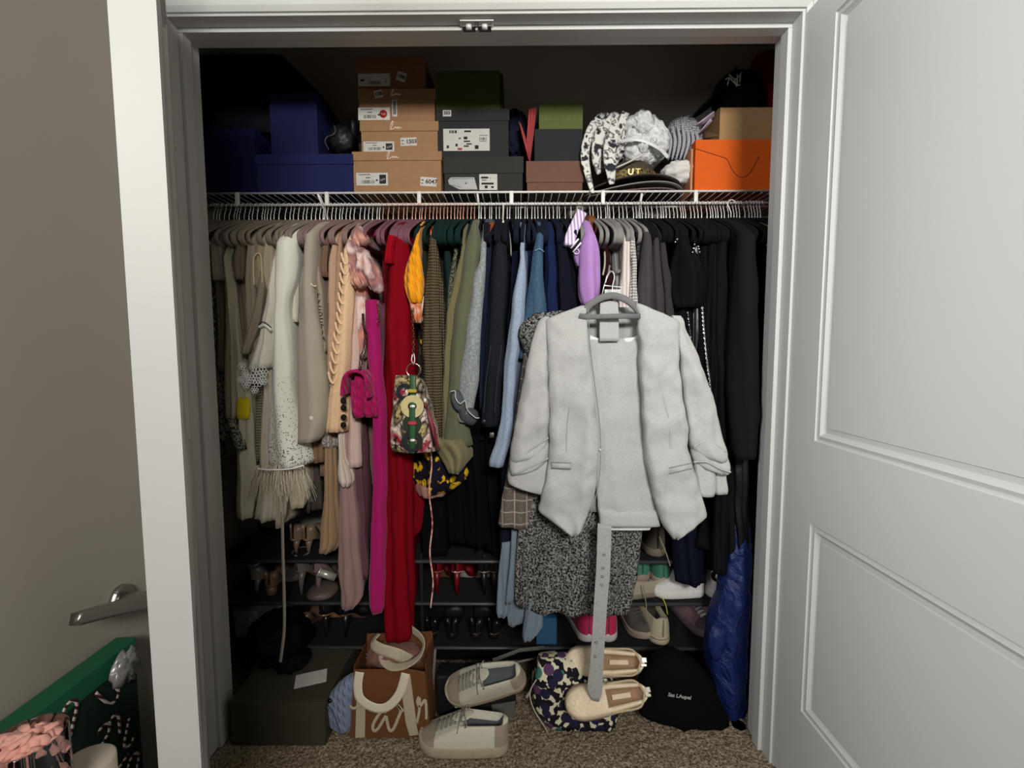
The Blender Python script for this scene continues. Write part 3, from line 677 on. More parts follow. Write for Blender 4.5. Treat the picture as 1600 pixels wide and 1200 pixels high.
# yellow jacket
yj = g('mustard_sleeve_jacket', 'mustard yellow quilted puffed sleeve with an orange and white print below', [(380, 646, 652), (395, 640, 654), (412, 634, 656), (440, 629, 659), (462, 633, 658), (472, 638, 656)], fab((226, 146, 18), 'quilt'), 'jacket', Yn=1.275, Yf=1.5, fold=.07, crump=.006)
mesh('printed_cuff', side_vf([(462, 634, 658), (475, 638, 657), (490, 641, 656), (504, 647, 655)], Yn=1.285, Yf=1.45, fold=.25, shoulder=False, crump=.008), fab((190, 96, 40), 'watercolor', (230, 214, 196)), yj)
rc = g('red_ruffle_top', 'small coral red ruffled collar poking up between the hangers', [(352, 664, 668), (358, 661, 674), (372, 657, 674)], fab((206, 74, 60), 'satin'), 'top', Yn=1.42, Yf=1.5, shoulder=False, crump=.015, fold=.25)
# olives
g('dark_green_top', 'blackish green top behind the olive knit', [(372, 656, 668), (430, 655, 668), (520, 652, 664), (600, 652, 664)], fab((34, 36, 30), 'plain'), 'top', Yn=1.37)
g('olive_knit_cardigan', 'dark olive ribbed knit cardigan beside the mustard sleeve', [(374, 670, 682), (410, 665, 686), (450, 661, 690), (500, 657, 692), (560, 655, 694), (610, 659, 694), (660, 666, 692), (705, 672, 690)], fab((78, 68, 50), 'knit', (104, 92, 70)), 'cardigan', Yn=1.31, fold=.09)
g('forest_blouse', 'dark forest green blouse between olive cardigan and khaki shirt', [(380, 692, 702), (440, 694, 706), (520, 692, 702), (600, 692, 700)], fab((22, 36, 34), 'plain'), 'blouse', Yn=1.37)
g('khaki_shirt', 'khaki shirt sleeve slanting left of the big olive jacket', [(398, 719, 727), (440, 708, 720), (490, 698, 712), (540, 694, 706), (620, 691, 702), (700, 690, 700)], fab((104, 98, 68), 'plain'), 'shirt', Yn=1.32, fold=.08)
oj = g('olive_field_jacket', 'olive green field jacket with a long plain sleeve', [(350, 736, 746), (375, 727, 750), (410, 722, 750), (450, 715, 744), (500, 709, 738), (560, 703, 728), (620, 699, 724), (680, 692, 732), (699, 688, 735)], fab((88, 90, 70), 'plain'), 'jacket', Yn=1.29, fold=.07, m=3)
g('brass_ring_blouse', 'dark patterned green blouse in front of the teal hangers', [(398, 708, 714), (450, 700, 708), (520, 696, 702)], fab((30, 40, 34), 'tweed', (120, 120, 96)), 'blouse', Yn=1.345)
kh = g('khaki_cargo_hem', 'gathered khaki hem with drawcord bunched below the olive jacket', [(690, 676, 722), (705, 676, 735), (716, 686, 740), (728, 694, 730), (740, 700, 722)], fab((112, 106, 76), 'plain'), 'jacket', Yn=1.27, Yf=1.42, shoulder=False, fold=.22, m=4, crump=.012)
pd_ = g('pansy_print_dress', 'dark dress printed with yellow and purple pansies, hem below the snakeskin bag', [(640, 648, 680), (700, 642, 700), (730, 640, 718), (748, 640, 722), (762, 642, 712), (772, 656, 700)], fab((24, 22, 26), 'floral', (206, 164, 30)), 'dress', Yn=1.33, Yf=1.5, fold=.12, crump=.012)
mesh('pink_hem', side_vf([(762, 646, 694), (770, 646, 694), (779, 652, 692)], Yn=1.335, Yf=1.45, shoulder=False, fold=.1), fab((150, 110, 100), 'satin'), pd_)
cord = mesh('twisted_cord', sweep([P(672+2.2*math.sin(i*.35)+i*.06, 700+i*5.2, 1.30) for i in range(49)], .0024, 6), fab((150, 70, 66), 'scarf', (214, 170, 150)))
tag(cord, 'thin red and cream twisted cord dangling below the pansy dress', 'cord')
# denims
g('denim_trucker_sleeve', 'light grey-blue washed denim jacket with a long seamed sleeve', [(406, 748, 758), (430, 740, 757), (470, 734, 754), (520, 727, 750), (560, 722, 749), (600, 716, 746), (640, 712, 739), (660, 716, 733)], fab((92, 98, 100), 'denim', (158, 164, 164)), 'jacket', Yn=1.275, fold=.06, m=3)
dj = bpy.data.objects['denim_trucker_sleeve']; dj.name = 'washed_denim_jacket'
mesh('sleeve_seam', sweep(catmull([P(744, 560, 1.272), P(737, 590, 1.27), P(731, 625, 1.268), P(728, 655, 1.27)], 6), .0016, 6), fab((70, 76, 80), 'denim', (190, 190, 184)), dj)
mesh('turned_cuff', front_vf([(611, 703, 716), (622, 702, 724), (636, 706, 728), (645, 712, 726)], 1.262, .05, 30, crump=.006), fab((64, 68, 72), 'denim', (84, 88, 92)), dj)
mesh('cuff_edge', sweep(catmull([P(704, 612, 1.258), P(711, 611, 1.256), P(712, 622, 1.256), P(719, 631, 1.254), P(727, 626, 1.256), P(730, 640, 1.258), P(742, 652, 1.256), P(749, 653, 1.258)], 6), .0016, 6), fab((170, 170, 166), 'plain'), dj)
mesh('denim_waistband', front_vf([(634, 716, 734), (644, 714, 748), (656, 716, 745), (666, 726, 738)], 1.268, .05, 30, crump=.006, skew=-.2), fab((56, 58, 62), 'denim', (78, 80, 84)), dj)
g('navy_coat', 'navy coat edge right of the washed denim jacket', [(392, 756, 768), (480, 752, 764), (560, 750, 762), (640, 748, 762)], fab((22, 28, 46), 'plain'), 'coat', Yn=1.34)
bd = g('black_denim_jacket', 'black denim jacket with a buttoned waistband', [(398, 768, 794), (460, 762, 792), (540, 758, 788), (620, 754, 782), (660, 752, 779), (668, 753, 778)], fab((17, 19, 24), 'denim', (34, 36, 42)), 'jacket', Yn=1.30, fold=.08)
disc_button(756, 659, 1.298, .008, hard((40, 40, 44), .4, .6), bd)
for sx in (759, 776): mesh('seam', sweep(catmull([P(sx+8, 540, 1.299), P(sx, 600, 1.297), P(sx-3, 646, 1.297)], 4), .0009, 5), fab((60, 62, 70), 'plain'), bd)
mesh('belt_buckle', box(*[v for v in (P(765, 690, 1.35).x, P(772, 690, 1.35).x, 1.35, 1.356, P(765, 684, 1.35).z, P(765, 676, 1.35).z)], .001), hard((120, 118, 110), .4, 1), bd)
for a, b in (((757, 346), (749, 363)),): pass
wh = g('wooden_hanger_coat', 'grey-blue coat collar over a reddish wooden hanger end', [(342, 758, 772), (350, 754, 776), (366, 753, 768)], fab((60, 64, 72), 'plain'), 'coat', Yn=1.40, Yf=1.55, shoulder=False)
mesh('wooden_hanger_end', sweep(catmull([P(769, 349, 1.385), P(762, 362, 1.37), P(755, 377, 1.36), P(752, 388, 1.35)], 5), .008, 10, flat=(.016, .012), up=(0, 1, 0)), hard((120, 58, 34), .5), wh)
# white plastic hanger pair
for k, (x0, x1, x2) in enumerate(((785, 779, 775), (786, 788, 783))):
    o = mesh('cream_hanger', join(sweep(catmull([P(x0, 345, 1.46), P(x0-(2 if k == 0 else -1), 362, 1.45), P(x1, 376, 1.42), P(x1-2, 392, 1.37), P(x2, 410, 1.35)], 5), .0032, 8, flat=(.008, .005), up=(0, 1, 0)),
        sweep(catmull([P(x0, 345, 1.46), P(x0+1, 330, 1.50), P(x0+1, 318, 1.51)], 4), .0015, 6)), hard((205, 200, 184), .5))
    tag(o, ('left' if k == 0 else 'right')+' of two thin cream hangers side by side above the black denim jacket', 'hanger')
g('navy_blouse', 'dark navy blouse between black denim and the pale blue shirt', [(372, 800, 812), (430, 797, 812), (520, 790, 806), (600, 786, 802)], fab((16, 20, 38), 'plain'), 'blouse', Yn=1.37)
g('dusty_blue_dress', 'pale blue shirt with long sleeve falling beside the plaid coat', [(402, 812, 820), (430, 807, 821), (470, 801, 820), (520, 795, 816), (580, 788, 808), (640, 785, 803), (690, 775, 800), (722, 765, 789), (731, 764, 787)], fab((128, 142, 164), 'plain', (158, 172, 192)), 'shirt', Yn=1.285, fold=.07, m=3)
bpy.data.objects['dusty_blue_dress'].name = 'pale_blue_shirt'
g('steel_blue_dress', 'long steel blue dress behind the pale blue shirt', [(430, 815, 826), (520, 808, 822), (640, 798, 812), (700, 792, 806)], fab((74, 84, 102), 'plain'), 'dress', Yn=1.34)
g('navy_slip', 'narrow navy velvet top right of the pale blue shirt', [(366, 822, 834), (430, 822, 836), (480, 818, 834)], fab((20, 26, 50), 'plain'), 'top', Yn=1.37)
dn = g('blue_denim_shirt', 'mid blue denim shirt with a stitched shoulder seam', [(372, 838, 850), (392, 834, 850), (430, 828, 851), (470, 821, 856), (520, 812, 860), (560, 806, 858)], fab((46, 68, 90), 'denim', (74, 100, 124)), 'shirt', Yn=1.29, fold=.06, m=3)
mesh('shoulder_seam', sweep(catmull([P(836, 392, 1.286), P(843, 389, 1.284), P(850, 393, 1.288)], 4), .0013, 6), fab((120, 140, 160), 'plain'), dn)
g('royal_blue_top', 'royal blue top in the shadow behind the blue denim shirt', [(362, 850, 868), (420, 852, 870), (500, 850, 872), (600, 850, 870)], fab((22, 32, 64), 'plain'), 'top', Yn=1.335)
g('midnight_blazer', 'midnight navy blazer left of the lavender varsity sweater', [(366, 868, 884), (420, 870, 894), (480, 872, 904), (540, 872, 904)], fab((15, 17, 28), 'plain'), 'blazer', Yn=1.325)
g('black_cardigan', 'black cardigan touching the lavender varsity sweater', [(372, 884, 896), (420, 884, 904), (520, 886, 908)], fab((14, 14, 18), 'plain'), 'cardigan', Yn=1.345)
# lavender
lv = g('lavender_sweater', 'lavender sweater with striped varsity trim on its sleeve', [(366, 914, 932), (382, 908, 938), (410, 904, 940), (440, 903, 940), (462, 906, 938), (478, 912, 932)], fab((164, 122, 182), 'plain'), 'sweater', Yn=1.285, Yf=1.5, fold=.12, m=3, crump=.004)
mesh('varsity_sleeve', sweep(catmull([P(908, 334, 1.38), P(900, 350, 1.35), P(892, 368, 1.32), P(889, 384, 1.31)], 6), .012, 14, flat=(.030, .022), up=(0, 1, 0)), fab((170, 138, 186), 'stripe', (226, 216, 230)), lv)
for k, c in ((0, (230, 224, 232)), (1, (36, 30, 48)), (2, (230, 224, 232))):
    mesh('trim_stripe', sweep([P(892+k*1.6, 388+k*3, 1.30), P(904+k*2, 373+k*3, 1.29)], .0026, 6), fab(c), lv)
mesh('lower_sleeve', side_vf([(386, 897, 907), (400, 896, 910), (415, 900, 912)], Yn=1.31, Yf=1.4, shoulder=False), fab((140, 104, 156), 'plain'), lv)
mesh('logo_patch', sweep([P(901+4*math.cos(t*.52), 393+4*math.sin(t*.52), 1.303) for t in range(12)], .0011, 5, closed=True), fab((232, 226, 232)), lv)
lj = g('brown_leather_jacket', 'cognac brown leather jacket shoulder high above the lavender sweater', [(336, 917, 931), (350, 916, 935), (368, 922, 937)], hard((104, 58, 22), .45), 'jacket', Yn=1.42, Yf=1.6, shoulder=False)
g('maroon_dress', 'maroon dress hanging behind the white plastic hanger', [(360, 936, 946), (400, 942, 956), (440, 944, 958), (480, 944, 956)], fab((38, 14, 16), 'plain'), 'dress', Yn=1.37)
wp = empty('white_plastic_hanger', P(951, 330, 1.5), label='white plastic hanger with a wide curved arm right of the lavender sweater', cat='hanger')
mesh('arm', sweep(catmull([P(951, 358, 1.47), P(956, 368, 1.45), P(972, 376, 1.41), P(982, 386, 1.37), P(985, 400, 1.35), P(979, 416, 1.34)], 6), .0045, 10, flat=(.010, .007), up=(0, 1, 0)), hard((208, 204, 192), .4), wp)
mesh('hook', sweep(catmull([P(951, 358, 1.47), P(950, 340, 1.50), P(949, 318, 1.512)], 4), .0016, 6), CHROME, wp)
for k, (pts, lb) in enumerate((([(962, 386, 1.40), (970, 390, 1.38), (976, 402, 1.36), (974, 418, 1.35), (964, 426, 1.35)], 'grey flocked hanger end curling below the white plastic hanger'),
                          ([(937, 380, 1.40), (944, 390, 1.38), (945, 412, 1.36), (942, 430, 1.35)], 'pale hanger end just right of the lavender sweater'),
                          ([(945, 378, 1.42), (951, 390, 1.40), (953, 410, 1.38), (950, 430, 1.36)], 'thin grey hanger end second right of the lavender sweater'))):
    o = mesh('hanger_end', sweep(catmull([P(*p) for p in pts], 6), .005, 10, flat=(.009 if k == 0 else .005, .006), up=(0, 1, 0)), hard((120, 118, 116) if k != 1 else (170, 164, 150), .9)); tag(o, lb, 'hanger')
g('striped_cream_shirt', 'cream shirt with fine stripes under the white plastic hanger', [(372, 974, 986), (420, 974, 988), (470, 968, 988), (520, 966, 990)], fab((178, 166, 160), 'stripe', (212, 204, 196)), 'shirt', Yn=1.32, fold=.05)
g('dotted_white_cardigan', 'white cardigan with waffle texture beside the striped cream shirt', [(370, 986, 994), (410, 988, 996), (470, 986, 997), (540, 985, 1000)], fab((170, 166, 160), 'knit', (214, 210, 204)), 'cardigan', Yn=1.315)
g('silver_grey_blouse', 'silver grey blouse in the gap above the suit hanger', [(440, 960, 972), (470, 960, 972), (530, 958, 972)], fab((120, 120, 122), 'satin'), 'blouse', Yn=1.36)
g('glitter_grey_top', 'dark glittery grey top left of the charcoal wool coats', [(376, 994, 1004), (420, 997, 1005), (480, 996, 1006)], fab((30, 30, 34), 'tweed', (84, 84, 90)), 'top', Yn=1.34)
for i, (rows, lb) in enumerate((([(366, 1007, 1017), (390, 1004, 1021), (440, 1000, 1024), (500, 998, 1026), (560, 998, 1028)], 'charcoal wool coat, first of three, with the widest sleeve'),
        ([(368, 1022, 1030), (400, 1021, 1034), (460, 1022, 1040), (520, 1022, 1042)], 'charcoal wool coat in the middle of three'),
        ([(370, 1030, 1038), (400, 1032, 1046), (450, 1036, 1054), (520, 1040, 1058)], 'charcoal wool coat, right of three, next to the black blouses'))):
    g('wool_coat', lb, rows, fab((58-6*i, 55-6*i, 56-6*i), 'wool'), 'coat', Yn=1.30+.012*i, fold=.06)
g('pointed_black_hood', 'black hooded top with its hood rising to a point above the charcoal coats', [(350, 1036, 1046), (362, 1030, 1054), (378, 1030, 1058)], fab((16, 16, 20)), 'hoodie', Yn=1.40, Yf=1.55, shoulder=False)
bb = g('black_puff_blouse', 'black blouse with jewelled clasp and wide puffed sleeve', [(380, 1062, 1082), (400, 1058, 1100), (430, 1056, 1112), (460, 1058, 1110), (480, 1062, 1098)], fab((13, 13, 16)), 'blouse', Yn=1.29, Yf=1.5, fold=.1)
jw = [blob(P(x, y, 1.283), (.0035, .003, .0035), .05, 2, 1, 1) for x, y in ((1082, 394), (1084, 388), (1085, 382), (1091, 385), (1092, 389), (1093, 394), (1055, 378), (1058, 374))]
tag(mesh('rhinestones', join(*jw), hard((230, 230, 230), .1, 1), bb), kind='stuff')
blacks = [(1060, 1084, 520, 660), (1078, 1100, 500, 700), (1092, 1112, 470, 740), (1106, 1128, 420, 700), (1120, 1142, 400, 900), (1134, 1158, 380, 880), (1150, 1176, 376, 860)]
desc = ['black satin blouse edge just right of the suit shoulder', 'black lace dress behind the chain strap', 'black knit sweater right of the chain strap', 'black ribbed dress in the middle of the black section', 'long black trousers reaching down to the white trainers', 'long black coat left of the sweatshirt, lower hem pointed', 'black pleated skirt behind the black sweatshirt']
cats = ['blouse', 'dress', 'sweater', 'dress', 'trousers', 'coat', 'skirt']
for i, ((a, b, y0, y1), lb) in enumerate(zip(blacks, desc)):
    g('black_'+cats[i], lb, [(374, a+4, b-4), (460, a, b), (y1-80, a-2, b-1), (y1, a, b-2)], fab((13+i % 3*2, 13+i % 3*2, 16+i % 3*2), ('plain', 'satin', 'knit', 'rib', 'plain', 'wool', 'satin')[i]), cats[i], Yn=1.32+.012*((i*3) % 4), fold=.12)
g('black_sweatshirt', 'black sweatshirt sleeve with ribbed cuff hanging against the right jamb', [(366, 1160, 1186), (420, 1156, 1192), (500, 1152, 1196), (600, 1150, 1198), (680, 1152, 1194), (700, 1153, 1193), (719, 1156, 1190)], fab((20, 20, 22)), 'sweatshirt', Yn=1.25, fold=.05, m=3)
g('black_jeans', 'slim black jeans between the black sweatshirt and the blue garment bag', [(700, 1130, 1170), (760, 1125, 1164), (820, 1106, 1150), (862, 1096, 1140)], fab((16, 16, 20), 'denim'), 'jeans', Yn=1.36, shoulder=False)
g('navy_jeans', 'dark navy straight jeans ending above the white trainers', [(700, 1060, 1100), (800, 1058, 1104), (880, 1062, 1106), (917, 1066, 1106)], fab((14, 17, 30), 'denim'), 'jeans', Yn=1.40, shoulder=False)
# hanger tops: slim clothes filling the gaps, set back from the front row
fill = [((325, 500), (118, 110, 96), 'slim beige top squeezed in behind the cream clothes', 'beige tops filling the left end', 'top', (560, 720)),
        ((500, 590), (120, 92, 84), 'slim dusty rose top squeezed in behind the peach clothes', 'dusty rose tops', 'top', (600, 780)),
        ((600, 660), (88, 14, 26), 'slim dark red top squeezed in behind the red dress', 'dark red tops', 'top', (560, 760)),
        ((662, 745), (30, 44, 38), 'slim dark green top squeezed in behind the olive clothes', 'dark green tops', 'top', (560, 700)),
        ((745, 900), (18, 22, 34), 'slim dark navy top squeezed in behind the denim', 'dark navy tops', 'top', (560, 720)),
        ((900, 1000), (70, 66, 66), 'slim grey top squeezed in behind the suit jacket', 'grey tops', 'top', (520, 680)),
        ((1000, 1200), (12, 12, 15), 'slim black top squeezed in at the right end', 'black tops at the right end', 'top', (600, 800))]
fcnt = {}
for k, (px, X) in enumerate(HX):
    if k % 2: continue
    for (a, b), c, lb, gp, ct, (ya, yb) in fill:
        if a <= px < b:
            Yn = 1.43; w2 = 5.5; yb_ = rnd.uniform(ya, yb)
            cp = 806+X/Yn*F; j = rnd.uniform(.8, 1.15)
            d = 6 if cp < 800 else -6
            fcnt[gp] = fcnt.get(gp, 0)+1; lb = lb+', '+ordn(fcnt[gp])+' from the left'
            g('slim_top', lb, [(374, cp-w2*.8, cp+w2*.8), (450, cp-w2+d*.3, cp+w2+d*.3), (yb_, cp-w2+d, cp+w2+d)], fab(tuple(int(q*(.8, .95, 1.1)[k % 3]) for q in c)), ct, group=gp, Yn=Yn, Yf=1.64, fold=.15)
            break

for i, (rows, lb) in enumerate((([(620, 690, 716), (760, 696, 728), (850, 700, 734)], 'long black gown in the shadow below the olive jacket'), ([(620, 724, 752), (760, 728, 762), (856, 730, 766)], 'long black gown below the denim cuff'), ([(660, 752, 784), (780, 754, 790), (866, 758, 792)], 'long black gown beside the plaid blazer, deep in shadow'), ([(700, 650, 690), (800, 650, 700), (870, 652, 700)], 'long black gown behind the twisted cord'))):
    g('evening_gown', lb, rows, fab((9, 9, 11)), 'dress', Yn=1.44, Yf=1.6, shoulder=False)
# ------------------------------------------------------------------ boxes and hats on the wire shelf
ZB = ZS+.0014
def barcode(px0, px1, py0, py1, Y, parent, seed=1, mat=INK):
    rr = random.Random(seed); a = P(px0, py1, Y); b = P(px1, py0, Y); x = a.x; parts = []
    while x < b.x:
        w_ = rr.choice((.0006, .0010, .0016)); parts.append(box(x, x+w_, Y-.0004, Y, a.z, b.z)); x += w_+rr.choice((.0006, .0010, .0016))
    o = mesh('barcode', join(*parts), mat, parent, False); return o
def sticker(px0, px1, py0, py1, Y, parent, rot=0, txt=None, tsz=.6, bars=None, mat=None, name='paper_label', tpos=.5, seed=1, dots=()):
    a = P(px0, py1, Y); b = P(px1, py0, Y); cx, cz = (a.x+b.x)/2, (a.z+b.z)/2; w_, h_ = b.x-a.x, b.z-a.z
    M = Matrix.Translation((cx, Y-.0006, cz)) @ Matrix.Rotation(R(-rot), 4, 'Y')
    vf = [setm(xf(box(-w_/2, w_/2, 0, .0006, -h_/2, h_/2), M), 0)]
    if txt: vf.append(setm(xf(text_vf(txt, h_*tsz, .0002, bold=.0004), M @ Matrix.Translation(((tpos-.5)*w_, -.0004, 0)) @ Matrix.Rotation(R(90), 4, 'X')), 1))
    rr = random.Random(seed)
    if bars:
        u0, u1, v0, v1 = bars; x = u0
        while x < u1:
            q = rr.choice((.012, .02, .03))*.6
            vf.append(setm(xf(box((x-.5)*w_, (x+q-.5)*w_, -.0003, 0, (v0-.5)*h_, (v1-.5)*h_), M), 1)); x += q+rr.choice((.012, .02, .03))*.7
    for (u0, u1, v0, v1) in dots: vf.append(setm(xf(box((u0-.5)*w_, (u1-.5)*w_, -.0003, 0, (v0-.5)*h_, (v1-.5)*h_), M), 1))
    return mesh(name, join(*vf), [mat or PAPER, INK], parent, False)
def carton(label, x0, x1, yt, yb, Y, dep, rgb, lid=None, z0=None, name='shoe_box', cat='box', k=1., lid_rgb=None, side=None, lip=.003, rough=.75):
    a = P(x0, yb, Y); b = P(x1, yt, Y); zb = z0 if z0 is not None else a.z; zt = b.z
    r = empty(name, ((a.x+b.x)/2, Y+dep/2, zb), label=label, cat=cat)
    m = hard(rgb, rough, 0, .2, k, .1); ml = hard(lid_rgb, rough, 0, .2, k, .1) if lid_rgb else m
    if lid:
        zl = P(x0, lid, Y).z
        mesh('box_body', box(a.x+lip, b.x-lip, Y+lip, Y+dep-lip, zb, zt-.002, .0012), m, r, False)
        mesh('lid', box(a.x, b.x, Y, Y+dep, zl, zt, .0015), ml, r, False)
    else: mesh('box_body', box(a.x, b.x, Y, Y+dep, zb, zt, .0015), m, r, False)
    r['top'] = zt
    return r
KR = (162, 124, 88)
b1 = carton('wide tan cardboard shoe box at the bottom of the tan stack, sticker 6047', 551, 690, 236, 297, 1.53, .22, KR, 251, ZB, k=.85)
b2 = carton('tan cardboard shoe box second from the bottom of the tan stack, sticker 1503', 563, 685, 189, 236, 1.535, .22, KR, 205, b1['top'], k=.85)
b3 = carton('tan shoe box with a red dot label, second from the top of the tan stack', 560, 680, 138, 189, 1.54, .22, (150, 112, 82), 156, b2['top'], k=.85)
b4 = carton('reddish brown shoe box topping the tan stack', 557, 664, 88, 138, 1.55, .20, (140, 96, 74), 106, b3['top'], k=.8)
SG = fab((230, 220, 206))
def script_mark(px, py, Y, parent, s=1.0):      # thin white signature
    pts = [(-9, 2), (-6, -6), (-4, -8), (-5, -2), (-7, 3), (-9, 5), (-3, 4), (0, 1), (1, 4), (3, 1), (4, 4), (6, 1), (7, 4), (10, 2)]
    mesh('signature', sweep(catmull([P(px+a*s, py+b*s, Y-.0008) for a, b in pts], 3), .0009, 5), SG, parent)
script_mark(613, 243, 1.53, b1); script_mark(618, 197, 1.535, b2); script_mark(618, 145, 1.54, b3, .8)
def barlabel(x0, x1, y0, y1, Y, par, sd_, logo=True, red=False):
    sticker(x0, x1, y0, y1, Y, par, bars=(.17, .55, .15, .42), seed=sd_, dots=((.08, .45, .83, .88), (.30, .44, .58, .64), (.62, .68, .35, .48)))
    if logo:
        sticker(x1-13, x1-3, y0+3, y1-3, Y-.0008, par, mat=INK, name='logo_square')
        mesh('logo_mark', face_cam(text_vf('Lou', .011, .0001), P(x1-8, (y0+y1)/2, Y-.0018), roll=20), PAPER, par, False)
    if red:
        q = P(x1-10, (y0+y1)/2, Y-.0008)
        mesh('red_dot', xf(lathe([(.0125, 0), (.0125, .0006)], 20), Matrix.Translation(q) @ Matrix.Rotation(R(90), 4, 'X')), hard((150, 26, 34), .6), par)
        mesh('dot_text', face_cam(text_vf('Lou', .009, .0001), (q.x, q.y-.001, q.z)), PAPER, par, False)
barlabel(557, 606, 270, 290, 1.533, b1, 1); sticker(657, 682, 277, 291, 1.533, b1, rot=-4, txt='6047', tsz=.68, tpos=.68, dots=((.06, .2, .6, .7), (.06, .18, .25, .34)))
barlabel(568, 616, 221, 237, 1.538, b2, 2); sticker(626, 651, 215, 228, 1.538, b2, rot=2, txt='1503', tsz=.68, tpos=.68, dots=((.06, .22, .6, .7), (.06, .18, .2, .3)))
barlabel(560, 609, 168, 188, 1.543, b3, 3, logo=False, red=True); sticker(613, 620, 155, 182, 1.543, b3, bars=(.2, .8, .1, .9)); sticker(585, 598, 141, 153, 1.54, b3, rot=10, txt='108', tsz=.7)
sticker(560, 609, 115, 135, 1.553, b4, bars=(.33, .7, .15, .4), seed=4, dots=((.07, .2, .4, .55), (.86, .9, .3, .4))); sticker(620, 634, 113, 127, 1.553, b4, rot=-18, txt='108', tsz=.6)
# black and green stack
BK = (44, 44, 42)
k1 = carton('large black shoe box with a silver pointed tag, bottom of the black stack', 693, 818, 244, 297, 1.53, .24, BK, 271, ZB, lid_rgb=(46, 46, 44))
k2 = carton('black shoe box with a big white shipping label, middle of the black stack', 682, 796, 170, 244, 1.535, .24, (40, 40, 40), 189, k1['top'])
k3 = carton('dark olive green carton topping the black stack', 681, 781, 110, 170, 1.55, .2, (74, 82, 44), None, k2['top'], name='green_carton', k=.8)
mesh('side_panel', box(P(781, 150, 1.55).x, P(786, 150, 1.55).x, 1.555, 1.745, k2['top'], k2['top']+.12, .001), hard((26, 26, 26), .7), k3, False)
sticker(692, 705, 172, 182, 1.535, k2, txt='503', tsz=.7)
sticker(693, 765, 201, 236, 1.538, k2, dots=((.13, .155, .8, .93), (.165, .18, .8, .93), (.19, .22, .8, .93), (.23, .24, .8, .93), (.25, .29, .8, .93), (.45, .6, .84, .92), (.44, .52, .52, .64), (.44, .58, .4, .46), (.5, .61, .28, .34), (.44, .55, .18, .24), (.33, .38, .54, .59), (.07, .12, .12, .25), (.26, .31, .2, .32), (.68, .76, .08, .25), (.78, .94, .42, .44), (.78, .96, .68, .70)), bars=(.78, .93, .48, .6), seed=9)
sticker(715, 722, 231, 234.5, 1.5372, k2, mat=hard((150, 40, 50), .6), name='red_mark')
sticker(749, 777, 272, 297, 1.5335, k1, dots=((.1, .5, .72, .84), (.14, .4, .6, .64), (.12, .8, .34, .46), (.3, .46, .1, .28), (.6, .64, .72, .78), (.66, .8, .12, .24)))
sp = [P(x, y, 1.532) for x, y in ((700, 282), (704, 277), (741, 277), (746, 296), (718, 296), (702, 288))]
mesh('silver_tag', ([tuple(q) for q in sp]+[(q.x, q.y+.0015, q.z) for q in sp], [tuple(range(6)), tuple(reversed(range(6, 12)))]+[(i, 6+i, 6+(i+1) % 6, (i+1) % 6) for i in range(6)]), hard((140, 140, 138), .45, .3), k1, False)
for yq in (279, 293): mesh('tag_seam', sweep([P(706, yq if yq == 279 else 289, 1.5315), P(740 if yq == 279 else 722, yq, 1.5315)], .0006, 4), hard((90, 90, 90), .5), k1)
mesh('tag_dot', box(P(727, 287, 1.53).x, P(729, 287, 1.53).x, 1.531, 1.532, P(727, 287, 1.53).z, P(727, 285, 1.53).z), INK, k1, False)
# brown, black and green stack
c1 = carton('chocolate brown lidded box right of the black stack, at the bottom', 822, 912, 251, 297, 1.53, .2, (104, 74, 60), 285, ZB, lid_rgb=(106, 76, 62))
c2 = carton('black box between the brown lidded box and the small green box', 835, 910, 201, 251, 1.545, .2, (38, 38, 42), None, c1['top'], name='black_carton')
c3 = carton('small moss green box on top of the black box', 842, 911, 161, 201, 1.555, .18, (86, 96, 52), None, c2['top'], name='green_carton')
# red V-shaped bag edge with navy pouch and loop
rv = empty('red_gift_bag', P(824, 250, 1.56), label='red folded paper bag with pink edges making a V between the box stacks', cat='bag')
RM = hard((140, 12, 18), .6, bumpy=.2)
def slab(pts, Y, dep): 
    n = len(pts); q = [P(x, y, Y) for x, y in pts]
    return [tuple(p) for p in q]+[(p.x, p.y+dep, p.z) for p in q], [tuple(range(n)), tuple(reversed(range(n, 2*n)))]+[(i, n+i, n+(i+1) % n, (i+1) % n) for i in range(n)]
mesh('bag_panel', slab([(811, 190), (822, 218), (827, 252), (824, 240)], 1.55, .12), RM, rv, False)
mesh('bag_panel', slab([(827, 170), (838, 168), (832, 215), (828, 252), (823, 225)], 1.555, .12), RM, rv, False)
EDGE = hard((196, 84, 76), .6)
for a, b in (((811, 190), (827, 252)), ((813, 192), (823, 222)), ((827, 170), (823, 222)), ((838, 168), (828, 252)), ((832, 170), (830, 186))):
    mesh('bag_edge', sweep([P(*a, 1.548), P(*b, 1.548)], .0011, 5), EDGE, rv)
np_ = empty('navy_pouch', P(812, 250, 1.64), label='crumpled navy fabric pouch with a thin black loop behind the red bag', cat='pouch')
mesh('pouch_body', blob(P(806, 215, 1.66), (.045, .05, .085), .25, 3, 3, 4, True), fab((24, 28, 44)), np_)
mesh('pouch_fold', blob(P(842, 212, 1.63), (.022, .02, .04), .3, 4, 5, 3), fab((22, 24, 36)), np_)
mesh('loop', sweep(catmull([P(800, 178, 1.6), P(803, 171, 1.6), P(809, 171, 1.6), P(813, 180, 1.6), P(812, 190, 1.6)], 5), .0012, 6), BLACK, np_)
